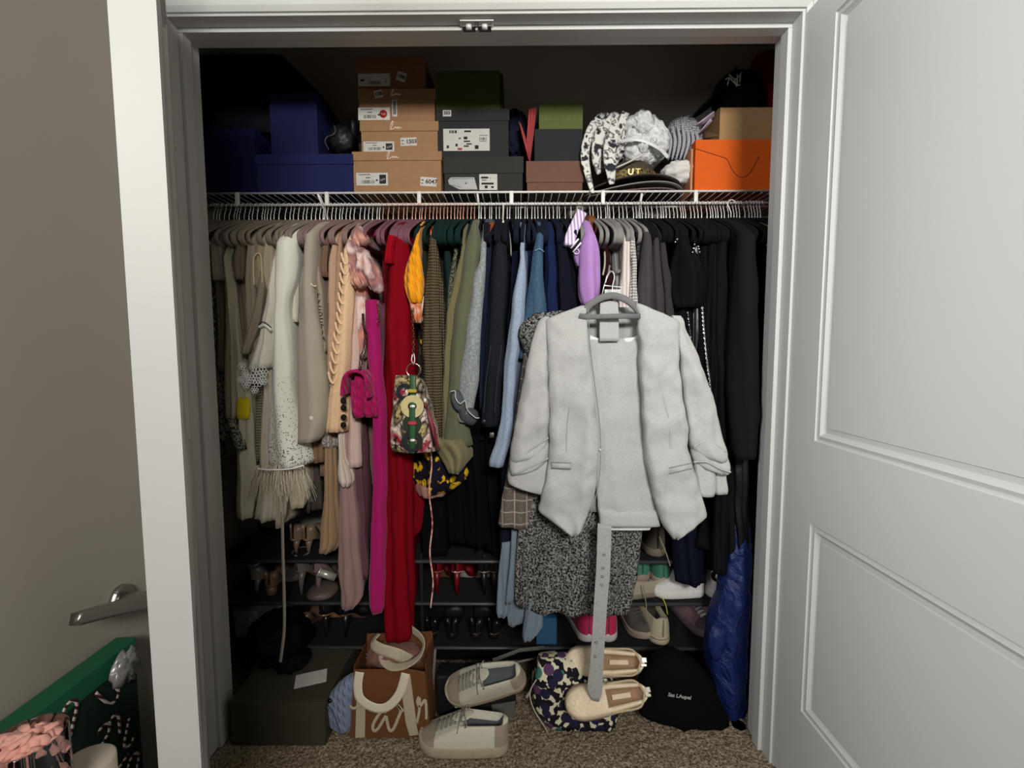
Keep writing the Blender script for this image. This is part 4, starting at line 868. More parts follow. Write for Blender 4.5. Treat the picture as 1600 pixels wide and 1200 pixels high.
# blue cartons at the left
BL = (24, 29, 74)
u1 = carton('long royal blue lidded box lying at the left end of the shelf', 400, 551, 240, 297, 1.525, .25, BL, 257, ZB, lid_rgb=(26, 31, 78))
u2 = carton('tall royal blue box standing on the long blue box', 424, 494, 144, 240, 1.53, .24, (20, 25, 68), None, u1['top'], name='blue_carton')
u3 = carton('deep blue box at the very left end of the shelf', 300, 398, 200, 297, 1.53, .24, (13, 15, 60), 220, ZB)
u4 = carton('navy box darkened to near black for the shadow, upright on the leftmost blue box', 290, 422, 84, 200, 1.56, .2, (5, 5, 20), None, u3['top'], name='shaded_navy_carton')  # near-black colour and extra height stand in for the shadow in this corner
gb = mesh('shelf_shade_sheet', slab([(424, 84), (440, 86), (470, 115), (496, 142), (512, 166), (524, 188), (545, 200), (545, 240), (496, 240), (496, 144), (424, 144)], 1.64, .1), fab((12, 12, 14)), None, False)  # sloping black sheet standing in for a shadow on the closet back wall
tag(gb, 'black sheet added for the sloping shadow behind the blue boxes', 'shade sheet')
hb = empty('black_handbag', P(530, 240, 1.56), label='small black leather handbag with a curved strap on the long blue box', cat='handbag')
mesh('bag_body', blob(P(533, 218, 1.585), (.045, .03, .046), .12, 3, 4, 4, flatz=u1['top']), hard((16, 16, 17), .5), hb)
mesh('bag_fold', blob(P(553, 198, 1.60), (.012, .02, .035), .2, 3, 6, 3), hard((14, 14, 16), .5), hb)
mesh('strap', sweep(catmull([P(522, 196, 1.555), P(524, 204, 1.552), P(521, 210, 1.55), P(511, 214, 1.55), P(508, 222, 1.55), P(514, 234, 1.55)], 5), .0016, 6), hard((74, 72, 70), .4), hb)
# orange box, tan box, cap, red hat on the right
o1 = carton('bright orange box with a tucked envelope flap, right end of the shelf', 1085, 1250, 217, 297, 1.53, .2, (206, 88, 22), None, ZB, name='orange_box')
mesh('left_panel', box(P(1082, 250, 1.53).x-.0015, P(1085, 250, 1.53).x-.0005, 1.54, 1.72, ZB, ZB+.14), hard((176, 120, 84), .7), o1, False)
mesh('flap_edge', sweep([P(1086, 232, 1.529), P(1134, 247, 1.529), P(1137, 250, 1.529)]+catmull([P(1137, 250, 1.529), P(1146, 268, 1.529), P(1158, 277, 1.529), P(1170, 272, 1.529), P(1182, 252, 1.529), P(1186, 244, 1.529)], 5), .0011, 5), hard((120, 46, 10), .8), o1)
t1 = carton('shallow tan cardboard box on the orange box', 1124, 1250, 167, 212, 1.55, .2, (156, 122, 84), None, o1['top'], name='shallow_box')
zl_ = o1['top']
mesh('box_side', ([tuple(P(1124, 212, 1.549)), tuple(P(1124, 168, 1.549)), tuple(P(1098, 196, 1.70)), tuple(P(1092, 218, 1.70)), tuple(P(1126, 212, 1.56)), tuple(P(1126, 168, 1.56))], [(0, 1, 2, 3), (0, 3, 4), (1, 5, 2), (2, 5, 4, 3)]), hard((150, 118, 84), .75), t1, False)
cp = empty('black_ball_cap', P(1150, 168, 1.6), label='black baseball cap with white interlocking NY letters on the tan box', cat='cap')
CAPM = fab((14, 14, 16))
cc_ = P(1152, 152, 1.63)
cv = blob((0, 0, 0), (.085, .075, .082), .02, 2, 1, 4)
mesh('crown', xf(cv, Matrix.Translation(cc_) @ Matrix.Rotation(R(-18), 4, 'Y')), CAPM, cp)
mesh('brim', xf(join(blob((0, 0, 0), (.075, .055, .010), .02, 2, 2, 4)), Matrix.Translation(P(1112, 158, 1.60)) @ Matrix.Rotation(R(-38), 4, 'Y')), CAPM, cp)
mesh('top_button', blob(P(1150, 107, 1.63), (.006, .006, .004), 0, 1, 1, 2), CAPM, cp)
WT = fab((196, 196, 196))
def stroke(pts, Y, r=.0022): return sweep(catmull([P(*p, Y) for p in pts], 3), r, 6)
NY = [[(1136, 134), (1139, 120), (1134, 122)], [(1139, 119), (1152, 131), (1156, 130)], [(1152, 114), (1152, 131)], [(1139, 114), (1149, 122), (1157, 114), (1159, 111)], [(1148, 122), (1151, 133)], [(1157, 114), (1156, 126)]]
mesh('letters', join(*[stroke([(x, y+2) for x, y in s], 1.556, .0021) for s in NY]), WT, cp)
rh = mesh('red_hat', blob(P(1196, 128, 1.68), (.065, .06, .10), .08, 2, 8, 4), fab((110, 8, 20))); tag(rh, 'dark red felt hat behind the black cap, cut by the right jamb', 'hat')
ts = mesh('tissue_ribbon', join(sweep([P(1086, 200, 1.6), P(1100, 190, 1.58), P(1116, 178, 1.57)], .008, 8, flat=(.03, .003)), sweep([P(1094, 208, 1.58), P(1104, 196, 1.57), P(1112, 187, 1.56)], .008, 8, flat=(.022, .003))), fab((176, 160, 180)))
tag(ts, 'pale lilac tissue paper strips poking out left of the cap', 'tissue')
# straw hats
def brim(c, rx, ry, amp, ph, th=.004, tilt=0):
    V = []; Fc = []; n = 72; rr = [.35, .6, .8, .93, 1.0]
    for s in (0, 1):
        for q in rr:
            for i in range(n):
                a = 2*math.pi*i/n
                V.append((c.x+rx*q*math.cos(a), c.y+ry*q*math.sin(a), c.z+amp*q*q*math.sin(2*a+ph)+tilt*q*math.cos(a)-s*th))
    m_ = len(rr)
    for s in (0, 1):
        for k in range(m_-1):
            for i in range(n):
                b = (s*m_+k)*n; Fc.append((b+i, b+(i+1) % n, b+n+(i+1) % n, b+n+i) if s == 0 else (b+i, b+n+i, b+n+(i+1) % n, b+(i+1) % n))
    for k, fl in ((0, 0), (m_-1, 1)):
        for i in range(n):
            a = k*n+i; b = k*n+(i+1) % n; Fc.append((a, a+m_*n, b+m_*n, b) if not fl else (a, b, b+m_*n, a+m_*n))
    Fc.append(tuple(range(n))); return V, Fc
hx = P(990, 290, 1.60).x; hy = 1.63
hats = []
for i, (zz_, rx, rgb, lb) in enumerate(((ZB+.008, .165, (72, 58, 60), 'dark plum felt hat brim at the bottom of the hat pile'), (ZB+.022, .172, (86, 84, 80), 'grey felt hat, middle of the hat pile'), (ZB+.040, .170, (52, 44, 42), 'brown straw hat with lettered black and gold band on top of the pile'))):
    h = empty('sun_hat' if i == 2 else 'felt_hat', (hx, hy, zz_), label=lb, cat='hat')
    mesh('brim', brim(Vector((hx, hy, zz_)), rx, .125, .007+.002*i, i*.8+2.6, tilt=.002*i), fab(rgb, 'wool'), h)
    mesh('brim_edge', sweep([(hx+rx*math.cos(a*math.pi/30), hy+.125*math.sin(a*math.pi/30), zz_-.002+(.007+.002*i)*math.sin(2*a*math.pi/30+i*.8+2.6)+.002*i*math.cos(a*math.pi/30)) for a in range(60)], .0022, 6, closed=True), fab(tuple(int(q*1.5) for q in rgb)), h); hats.append(h)
ch = hats[2]
mesh('crown', lathe([(.088, .0), (.086, .03), (.078, .055), (.06, .068), (.02, .072)], 36, (hx-.01, hy-.01, ZB+.045)), fab((66, 58, 50), 'wool'), ch)
mesh('hat_band', lathe([(.0895, .002), (.0905, .004), (.0885, .030), (.087, .032)], 36, (hx-.01, hy-.01, ZB+.046)), fab((34, 30, 26), 'tweed', (150, 130, 90)), ch)
for i, t in enumerate('COUTURE'):
    a = R(-130+i*14.5); q = (hx-.01+.0915*math.cos(a), hy-.01+.0915*math.sin(a), ZB+.064)
    mesh('letter', xf(text_vf(t, .026, .0006, bold=.0006), Matrix.Translation(q) @ Matrix.Rotation(a+math.pi/2, 4, 'Z') @ Matrix.Rotation(R(90), 4, 'X')), GOLD, ch, False)
mesh('hat_cord', sweep(catmull([P(963, 262, 1.53), P(985, 252, 1.525), P(1008, 240, 1.52)], 5), .0028, 6), fab((190, 186, 178)), ch)
# tulle puff, grey knit, white cloth, print scarf
tf = empty('tulle_scrunch', P(1003, 240, 1.62), label='big puff of white tulle and lace piled on the hats', cat='tulle')
tp = []
for i in range(16):
    a = rnd.uniform(0, 6.28); q = P(1002, 222, 1.62)+Vector((.065*math.cos(a)*rnd.random()**.5, rnd.uniform(-.05, .03), .06*math.sin(a)*rnd.random()**.5))
    tp.append(blob(q, (rnd.uniform(.028, .05), rnd.uniform(.03, .05), rnd.uniform(.026, .046)), .32, 4.5, i, 3, True))
tag(mesh('tulle_ruffles', join(*tp, blob(P(1003, 228, 1.63), (.085, .06, .075), .22, 5, 3, 4, True)), fab((186, 186, 188), 'tulle', (232, 232, 232)), tf), kind='stuff')
for i in range(9):
    q = P(rnd.uniform(975, 1035), rnd.uniform(190, 240), 1.56)
    if i < 4: mesh('pearl', blob(q, (.0022, .0022, .0022), 0, 1, 1, 1), hard((235, 235, 235), .2), tf)
mesh('satin_ribbon', sweep(catmull([P(968, 222, 1.565), P(985, 218, 1.55), P(1005, 220, 1.545), P(1030, 232, 1.55), P(1044, 246, 1.56)], 6), .003, 8, flat=(.012, .002), up=(0, 1, 0)), fab((206, 206, 204), 'satin'), tf)
gk = mesh('grey_knit_scarf', blob(P(1066, 222, 1.64), (.062, .06, .078), .16, 3.4, 12, 5, True), fab((122, 122, 128), 'knit', (176, 176, 182))); tag(gk, 'bundled grey knit scarf between the tulle puff and the tan box', 'scarf')
for k in range(7):
    mesh('knit_fold', sweep(catmull([P(1044+k*7, 192+abs(k-3)*4, 1.585), P(1048+k*7, 222, 1.572), P(1044+k*6, 250, 1.58)], 5), .0045, 8, taper=lambda t: .4+math.sin(t*3.14)), fab((136, 136, 142), 'wool', (170, 170, 176)), gk)
wc = mesh('white_cotton_hat', blob(P(1058, 274, 1.60), (.058, .06, .042), .22, 2.6, 21, 4, flatz=ZB), fab((198, 196, 192))); tag(wc, 'crumpled white cotton hat left of the orange box', 'hat')
sf = empty('print_scarf', P(935, 260, 1.55), label='black, white and grey printed silk scarf draped at the left end of the hats', cat='scarf')
SF = fab((48, 48, 56), 'scarf', (214, 212, 206))
mesh('scarf_bundle', blob(P(946, 222, 1.60), (.062, .05, .085), .22, 3.2, 31, 5, True), SF, sf)
def ribbon(pts, w0, Y, tw=None):
    return sweep(catmull([P(x, y, Y+dy) for x, y, dy in pts], 6), .003, 8, flat=(w0, .004), up=(0, 1, 0), taper=tw)
tails = [([(940, 182, .03), (925, 200, 0), (916, 225, -.02), (914, 248, -.03), (918, 270, -.035), (926, 302, -.045)], .028),
         ([(962, 180, .03), (946, 196, 0), (934, 220, -.02), (932, 250, -.02), (936, 272, 0)], .032),
         ([(968, 178, .02), (958, 210, -.01), (952, 236, -.03), (954, 262, -.04), (956, 288, -.03)], .040),
         ([(978, 176, .01), (972, 192, 0), (966, 212, 0), (970, 224, .01)], .026)]
for pts, w_ in tails: mesh('scarf_tail', ribbon(pts, w_, 1.545, lambda t: 1-.6*max(0, t-.7)/.3), SF, sf)
# ------------------------------------------------------------------ things hung face-on in front of the rail
# tweed coat dress
TW = fab((24, 24, 26), 'tweed', (140, 138, 135))
td = empty('tweed_dress', P(900, 900, 1.28), label='black and white speckled tweed dress hanging behind the light grey suit', cat='dress')
mesh('skirt', front_vf([(545, 842, 1010), (640, 838, 1012), (720, 836, 1014), (780, 832, 1012), (850, 826, 1006), (900, 822, 1000), (940, 818, 992), (962, 815, 986)], 1.285, .06, 90, fold=.009, m=7, seed=3, crump=.006, skew=-.06), TW, td)
mesh('side_pleat', front_vf([(700, 822, 850), (800, 812, 848), (880, 806, 836), (940, 804, 832), (951, 808, 826)], 1.28, .035, 40, fold=.006, m=3, seed=5), TW, td)
mesh('shoulder', front_vf([(486, 838, 880), (494, 824, 890), (506, 812, 880), (518, 810, 862), (535, 814, 850), (556, 824, 842)], 1.255, .05, 50, crump=.012, skew=.10), TW, td)
# plaid coat
PL = fab((84, 80, 74), 'plaid', (150, 148, 140))
pc = mesh('plaid_blazer', front_vf([(520, 822, 850), (545, 820, 850), (600, 812, 848), (680, 801, 846), (740, 792, 842), (790, 783, 834), (826, 778, 828)], 1.27, .035, 60, fold=.004, m=4, seed=2, skew=-.10), PL)
tag(pc, 'grey glen plaid blazer with a faint red check, left edge showing beside the suit sleeve', 'blazer')
# pale blue dress hems
PB = fab((108, 122, 134), 'plain')
pbd = empty('pale_blue_dress', P(820, 960, 1.33), label='pale blue dress with pointed handkerchief hem below the tweed dress', cat='dress')
for rows, Y, sk, s in (([(830, 799, 812), (880, 796, 812), (930, 790, 806), (946, 789, 800)], 1.31, .1, 1), ([(850, 784, 800), (900, 778, 796), (960, 775, 798), (966, 777, 792)], 1.33, .1, 2),
                    ([(900, 788, 830), (950, 790, 842), (972, 793, 830), (979, 794, 812)], 1.335, .15, 3), ([(920, 824, 846), (960, 820, 848), (990, 816, 848), (1003, 818, 832)], 1.30, .35, 4), ([(900, 840, 862), (950, 842, 862), (962, 844, 858)], 1.33, .1, 5)):
    mesh('hem_panel', front_vf(rows, Y, .03, 40, fold=.004, m=3, seed=s, skew=sk), PB, pbd)
nv = mesh('navy_trousers', front_vf([(640, 782, 802), (760, 782, 800), (840, 780, 798), (886, 782, 794)], 1.345, .04, 30), fab((20, 21, 36))); tag(nv, 'dark navy trousers hanging behind the plaid blazer, above the pale blue hem', 'trousers')
# light grey suit ---------------------------------------------------------------
SU = fab((156, 156, 154), 'linen', (174, 174, 172)); SU2 = fab((140, 140, 138), 'linen', (160, 160, 158)); LIN = fab((214, 214, 212), 'satin')
YJ = 1.19
sj = empty('grey_suit_jacket', P(960, 845, YJ+.03), label='light grey open-front suit jacket with ruched sleeves, hanging in front of everything', cat='jacket')
mesh('back_panel', front_vf([(480, 912, 1006), (500, 890, 1030), (540, 872, 1050), (640, 866, 1062), (760, 856, 1080), (800, 856, 1084)], YJ+.075, .012, 60, fold=.003, m=6, step=10), SU2, sj)
def half(rows, seed, skew=0.0, name='front_panel', Y=YJ, dep=.055, fold=.0035, crump=.014, n=72, mat=SU, m=3, parent=None):
    return mesh(name, front_vf(rows, Y, dep, n, fold=fold, m=m, seed=seed, crump=crump, skew=skew, power=3.2, step=5), mat, parent or sj)
LF = half([(476, 909, 918), (482, 894, 919), (490, 872, 919), (500, 852, 920), (514, 852, 921), (540, 856, 922), (587, 857, 927), (640, 858, 934), (675, 859, 938), (704, 859, 938), (740, 854, 936), (770, 848, 932), (790, 845, 927), (804, 843, 922), (816, 858, 917), (828, 874, 912), (837, 886, 906), (842, 893, 901)], 1, 0)
RF = half([(473, 997, 1003), (480, 998, 1020), (490, 1000, 1044), (500, 1001, 1064), (514, 1001, 1066), (540, 1003, 1065), (587, 1004, 1067), (640, 1007, 1074), (675, 1009, 1079), (719, 1013, 1084), (750, 1019, 1093), (780, 1026, 1102), (800, 1031, 1107), (812, 1035, 1109), (822, 1039, 1096), (833, 1045, 1080), (841, 1051, 1070), (847, 1057, 1065)], 4, 0)
def edge(pts, r=.0011, mat=None, Y=YJ-.001, name='seam'):
    return mesh(name, sweep(catmull([P(x, y, Y+(p[0] if p else 0)) for x, y, *p in pts], 5), r, 5), mat or fab((128, 128, 126)), sj)
edge([(919, 482), (922, 540), (928, 590), (935, 645), (938.5, 690), (937, 740), (929, 785), (918, 815), (906, 836)], .0014, Y=YJ+.018)
edge([(998, 482), (1002, 540), (1004, 590), (1008, 645), (1012, 700), (1020, 750), (1030, 795), (1040, 822), (1052, 842)], .0014, Y=YJ+.018)
edge([(891, 628), (887, 660), (885, 705)], .0005, fab((158, 158, 156))); edge([(1036, 615), (1045, 655), (1049, 700)], .0005, fab((158, 158, 156)))
for x0, y0, x1, y1 in ((862, 723, 892, 724), (1046, 732, 1081, 724)):
    a = P(x0, y0+4, YJ-.002); b = P(x1, y1+4, YJ-.002)
    mesh('pocket_welt', sweep([a, b], .004, 8, flat=(.0135, .004), up=(0, 1, 0)), SU, sj)
    mesh('seam', sweep([P(x0-1, y0-.5, YJ-.004), P(x1+1, y1-.5, YJ-.004)], .0012, 5), fab((120, 120, 118)), sj)
    mesh('seam', sweep([P(x0-1, y0+8.5, YJ-.004), P(x1+1, y1+8.5, YJ-.004)], .0009, 5), fab((130, 130, 128)), sj)
mesh('hook_button', blob(P(938.5, 703, YJ-.001), (.0035, .0025, .0035), 0, 1, 1, 2), hard((210, 210, 205), .3, .5), sj)
# sleeves: upper, elbow pleat, cuff
half([(494, 848, 858), (502, 840, 860), (515, 835, 860), (540, 829, 858), (580, 820, 858), (640, 808, 859), (685, 800, 859), (706, 797, 853), (718, 797, 836), (726, 798, 816)], 6, .18, 'upper_sleeve', YJ+.005, .07, .003, .014, 56)
half([(684, 804, 858), (705, 798, 859), (722, 796, 858), (735, 796, 846), (742, 797, 822), (747, 798, 808)], 7, .12, 'sleeve_pleat', YJ+.015, .06, .002, .012, 48)
half([(715, 798, 858), (740, 795, 859), (758, 793, 859), (766, 798, 859), (774, 836, 859)], 8, -.12, 'cuff', YJ+.024, .05, .001, .008, 48)
half([(492, 1056, 1070), (500, 1058, 1076), (530, 1063, 1087), (560, 1066, 1098), (605, 1070, 1112), (650, 1076, 1127), (690, 1081, 1136), (705, 1086, 1140), (716, 1100, 1142), (724, 1118, 1143)], 9, -.05, 'upper_sleeve', YJ+.005, .07, .003, .014, 56)
half([(682, 1082, 1132), (705, 1083, 1140), (720, 1086, 1144), (733, 1095, 1145), (741, 1118, 1144), (746, 1132, 1141)], 10, -.10, 'sleeve_pleat', YJ+.015, .06, .002, .012, 48)
half([(712, 1084, 1120), (740, 1088, 1122), (765, 1091, 1122), (777, 1093, 1118)], 11, .02, 'cuff', YJ+.022, .05, .001, .006, 40)
half([(725, 1110, 1136), (750, 1112, 1138), (768, 1115, 1140), (773, 1118, 1139)], 12, .02, 'cuff', YJ+.045, .04, .001, .006, 40)
for pts in ([(812, 716), (830, 702), (848, 690), (857, 684)], [(804, 740), (822, 732), (840, 724), (857, 716)]): edge(pts, .0024, SU, YJ+.006, 'pleat_fold')
for pts in ([(1084, 698), (1100, 690), (1118, 694), (1134, 706)], [(1084, 722), (1104, 722), (1124, 732), (1142, 738)]): edge(pts, .0024, SU, YJ+.006, 'pleat_fold')
# trousers on the same hanger
st = empty('grey_suit_trousers', P(980, 826, YJ+.05), label='light grey suit trousers folded over the grey hanger inside the jacket', cat='trousers')
mesh('folded_legs', front_vf([(529, 920, 1004), (560, 922, 1006), (640, 926, 1010), (740, 930, 1022), (800, 936, 1030), (822, 938, 1033)], YJ+.045, .022, 60, fold=.003, m=4, seed=6, crump=.008, power=4, step=6), SU, st)
mesh('turn_up', front_vf([(798, 937, 1030), (810, 938, 1032), (824, 938.5, 1034)], YJ+.036, .036, 60, power=4, step=4), SU, st)
mesh('waist_strap', front_vf([(470, 938, 966), (500, 937, 967), (533, 937, 967)], YJ+.034, .004, 30, power=5), SU, st)
mesh('inner_lining', slab([(922, 524), (936, 529), (966, 530), (990, 527), (1002, 521), (1002, 534), (922, 534)], YJ+.052, .004), LIN, st, False)
mesh('lower_lining', front_vf([(822, 934, 1020), (829, 936, 1016)], YJ+.055, .008, 30), LIN, st)
HG = hard((112, 112, 112), .95, 0, .1)
gh = empty('grey_velvet_hanger', P(957, 462, YJ+.04), label='grey velvet hanger carrying the light grey suit, its hook bent over a clip hanger', cat='hanger')
arch = catmull([P(x, y, YJ+.025) for x, y in ((908, 494), (920, 478), (936, 467), (956, 462), (975, 467), (990, 477), (1000, 490), (1000, 499))], 6)
mesh('hanger_arch', sweep(arch, .006, 10, flat=(.018, .012), up=(0, 1, 0)), HG, gh)
mesh('trouser_bar', sweep([P(904, 494, YJ+.025), P(920, 495, YJ+.018), P(960, 494, YJ+.012), P(1000, 494, YJ+.018)], .005, 10, flat=(.013, .009), up=(0, 1, 0)), HG, gh)
mesh('hook', sweep(catmull([P(957, 462, YJ+.025), P(957, 448, YJ+.03), P(960, 432, YJ+.04), P(956, 424, YJ+.05), P(949, 430, YJ+.06), P(946, 442, YJ+.06)], 5), .0016, 6), CHROME, gh)
ck = empty('clip_hanger', P(956, 455, YJ+.09), label='small chrome clip frame with a clear printed tag above the grey suit hanger', cat='clip')
mesh('frame', join(sweep([P(940, 464, 1.25), P(944, 446, 1.25), P(973, 449, 1.25), P(971, 468, 1.25)], .0018, 6), sweep([P(944, 446, 1.25), P(946, 440, 1.28), P(953, 425, 1.36), P(956, 405, 1.46)], .0014, 6)), CHROME, ck)
mesh('printed_tag', box(P(945, 460, 1.25).x, P(970, 460, 1.25).x, 1.252, 1.254, P(945, 462, 1.25).z, P(945, 452, 1.25).z), hard((176, 182, 176), .4), ck, False)
# dangling belt
bt = empty('grey_fabric_belt', P(928, 1095, 1.19), label='long grey fabric belt with eyelets hanging from the suit to the cream espadrilles', cat='belt')
mesh('strap', front_vf([(820, 934, 956), (880, 932, 954), (960, 927, 948), (1040, 922, 943), (1080, 918, 941), (1096, 926, 936)], 1.185, .004, 20, power=6, fold=0, skew=-.2), fab((136, 136, 134), 'linen'), bt)
for y in (867, 888, 901, 914, 1004, 1026): mesh('eyelet', sweep([P(944-(y-867)*.09+2*math.cos(a*.785), y+2*math.sin(a*.785), 1.1835) for a in range(8)], .0007, 4, closed=True), hard((70, 70, 70), .5), bt)
# chain strap of a bag on the right
def chain(pts, r=.0045, w_=.0013, name='chain', mat=CHROME, parent=None, label=None, step=.0075):
    pp = catmull(pts, 30); acc = 0; out = []; last = pp[0]; k = 0
    for q in pp[1:]:
        acc += (q-last).length; t = (q-last).normalized(); last = q
        if acc >= step:
            acc = 0; k += 1
            X = Vector((1, 0, 0)); Z = t; Yv = Z.cross(X).normalized(); X = Yv.cross(Z)
            u = X if k % 2 else Yv
            out.append(sweep([q+u*(r*.6*math.cos(a*.785))+Z*(r*1.1*math.sin(a*.785)) for a in range(8)], w_, 4, closed=True))
    return tag(mesh(name, join(*out), mat, parent), label, kind='stuff')
cb = empty('crystal_chain_bag', P(1105, 640, 1.27), label='small black evening bag on a sparkling silver chain, right of the suit sleeve', cat='bag')
chain([P(1097, 478, 1.275), P(1100, 520, 1.27), P(1104, 560, 1.27), P(1108, 590, 1.27), P(1110, 612, 1.275)], .0034, .0016, 'strap_chain', hard((225, 225, 225), .15, 1), cb, step=.005)
chain([P(1074, 484, 1.30), P(1076, 500, 1.30), P(1080, 530, 1.30)], .003, .0012, 'strap_chain', hard((150, 150, 150), .2, 1), cb)
mesh('bag_body', front_vf([(606, 1098, 1116), (640, 1094, 1120), (690, 1096, 1118)], 1.28, .04, 30, closed=True), hard((14, 14, 16), .4), cb)
# hot pink quilted chain bag
HP = fab((158, 20, 84), 'quilt')
pb = empty('pink_quilted_bag', P(562, 656, 1.255), label='hot pink quilted leather shoulder bag hanging end-on by a chain', cat='bag')
for x0, x1, x2, x3 in ((545, 561, 541, 561), (560, 574, 560, 575), (573, 578, 574, 583)):
    mesh('gusset', front_vf([(589, x0, x1), (610, (x0+x2)/2, x1), (650, x2, x3), (656, x2+2, x3-1)], 1.24+(.004 if x0 != 560 else 0), .10, 32, closed=True, crump=.003), HP, pb)
mesh('flap', sweep(catmull([P(541, 616, 1.285), P(543, 594, 1.285), P(549, 583, 1.285), P(561, 579, 1.285), P(573, 583, 1.285), P(578, 594, 1.285), P(581, 620, 1.285)], 6), .006, 10, flat=(.08, .010), up=(1, 0, 0)), HP, pb)
mesh('flap_front', front_vf([(596, 540, 546), (620, 539, 545), (652, 541, 547)], 1.25, .09, 24, closed=True), HP, pb)
for d in (0, 5): chain([P(570+d*.6, 518, 1.30), P(569+d*.8, 540, 1.28), P(563+d*.9, 560, 1.26), P(561+d*.5, 577, 1.25)], .004, .0012, 'strap_chain', hard((70, 60, 60), .3, 1), pb)
mesh('strap_leather', sweep([P(567, 490, 1.305), P(568, 506, 1.30), P(571, 520, 1.295)], .004, 8, flat=(.007, .003), up=(0, 1, 0)), hard((30, 24, 24), .5), pb)
chain([P(590, 470, 1.29), P(592, 490, 1.285), P(590, 505, 1.285)], .004, .0012, 'loose_chain', hard((120, 90, 60), .3, 1), pb)
# snakeskin bag
SN = fab((200, 180, 150), 'snake')
sb = empty('snakeskin_bag', P(645, 708, 1.22), label='multicoloured snakeskin shoulder bag with green strap rings and tassel', cat='bag')
mesh('bag_body', front_vf([(588, 612, 640), (596, 611, 655), (620, 609, 664), (650, 606, 672), (680, 605, 678), (696, 603, 682), (708, 606, 682)], 1.225, .10, 70, fold=.004, m=4, seed=3, crump=.010, closed=True), SN, sb)
mesh('green_strap', sweep(catmull([P(645, 586, 1.222), P(645, 610, 1.214), P(644, 650, 1.208), P(644, 690, 1.208), P(643, 708, 1.214)], 6), .004, 8, flat=(.0165, .004), up=(0, 1, 0)), hard((34, 78, 46), .5, 0, .4), sb)
def ring_disc(px, py, ro, ri, Y, mat, name, th=.003):
    c = P(px, py, Y); s = 1/ (F/Y)
    return mesh(name, xf(lathe([(ri*s, 0), (ro*s, 0), (ro*s, th), (ri*s, th), (ri*s, 0)], 30), Matrix.Translation(c) @ Matrix.Rotation(R(90), 4, 'X')), mat, sb)
def annulus(px, py, ro, ri, Y, mat, name, th=.003):
    c = P(px, py, Y); s = Y/F; n = 30; V = []; Fc = []
    for r_, t in ((ri, 0), (ro, 0), (ro, th), (ri, th)):
        for i in range(n):
            a = 2*math.pi*i/n; V.append((c.x+r_*s*math.cos(a), c.y-t, c.z+r_*s*math.sin(a)))
    for k in range(4):
        for i in range(n): Fc.append((k*n+i, ((k+1) % 4)*n+i, ((k+1) % 4)*n+(i+1) % n, k*n+(i+1) % n))
    return mesh(name, (V, Fc), mat, sb, False)
annulus(644.5, 635, 18, 7, 1.2115, hard((236, 220, 160), .35, .5), 'gold_disc')
annulus(644, 689, 17, 8, 1.2115, hard((34, 36, 38), .3, 0, .6), 'black_disc')
annulus(632, 612, 13, 7, 1.222, hard((28, 34, 36), .3, 0, .6), 'black_disc')
annulus(644, 662, 15, 7, 1.216, hard((38, 50, 36), .4), 'green_disc')
for py, rgb in ((610.5, (176, 150, 50)), (660.5, (170, 50, 64))):
    a = P(638.5, py+2.5, 1.207); b = P(651, py-2.5, 1.207); mesh('strap_loop', box(a.x, b.x, 1.200, 1.213, a.z, b.z, .001), hard(rgb, .5), sb, False)
for py in (635, 688): mesh('rivet', blob(P(644.5, py, 1.203), (.008, .004, .0045), 0, 1, 1, 2), CHROME, sb)
mesh('ring', sweep([P(646+11*math.cos(a*.35), 578+10.5*math.sin(a*.35), 1.225) for a in range(18)], .0016, 6, closed=True), hard((220, 200, 180), .2, 1), sb)
mesh('clasp', sweep(catmull([P(646, 569, 1.225), P(643, 562, 1.23), P(646, 552, 1.235), P(648, 562, 1.23), P(646, 569, 1.225)], 4), .0014, 6), CHROME, sb)
chain([P(645, 480, 1.27), P(645, 510, 1.26), P(646, 535, 1.24), P(646, 552, 1.235)], .005, .0014, 'strap_chain', hard((110, 84, 62), .3, 1), sb)
tz = []
for i in range(22):
    t = i/21; col_i = i % 3
    tz.append(setm(sweep([P(664+rnd.uniform(-1, 1), 628, 1.218), P(670+t*8, 662, 1.214+rnd.uniform(0, .006)), P(677+t*9, 698+rnd.uniform(-3, 3), 1.214+rnd.uniform(0, .008))], .0013, 4), 0 if col_i else 1))
tag(mesh('tassel', join(*tz), [hard((34, 28, 28), .5), hard((190, 74, 92), .5)], sb), 'black and pink leather tassel', kind='stuff')
mesh('tassel_cap', lathe([(.003, 0), (.005, -.004), (.004, -.012)], 12, P(664, 622, 1.217)), CHROME, sb)
# ------------------------------------------------------------------ shoe rack
YR0, YR1 = 1.46, 1.74
zsh = [P(760, 1010, YR0).z, P(760, 941, YR0).z, P(760, 875, YR0).z]
rack = empty('shoe_rack', (-.13, 1.6, 0), label='long low black metal and fabric shoe rack under the clothes', cat='shoe rack')
RXa, RXb = P(335, 940, YR0).x, P(1135, 940, YR0).x
RT = hard((74, 74, 74), .45, .3); RF = hard((13, 13, 14), .9)
for z in zsh:
    mesh('shelf_front_tube', xf(sweep([(RXa, YR0, z-.006), (RXb, YR0, z-.006)], .0055, 10), Matrix.Identity(4)), RT, rack)
    mesh('shelf_rear_tube', sweep([(RXa, YR1, z-.006), (RXb, YR1, z-.006)], .0055, 10), RT, rack)
    mesh('shelf_panel', box(RXa+.01, RXb-.01, YR0+.004, YR1-.004, z-.004, z, .001), RF, rack, False)
for x in (RXa+.004, (RXa+RXb)/2-.16, RXb-.004):
    for y in (YR0+.006, YR1-.006): mesh('leg', sweep([(x, y, 0), (x, y, zsh[-1]+.02)], .006, 10), RF, rack)
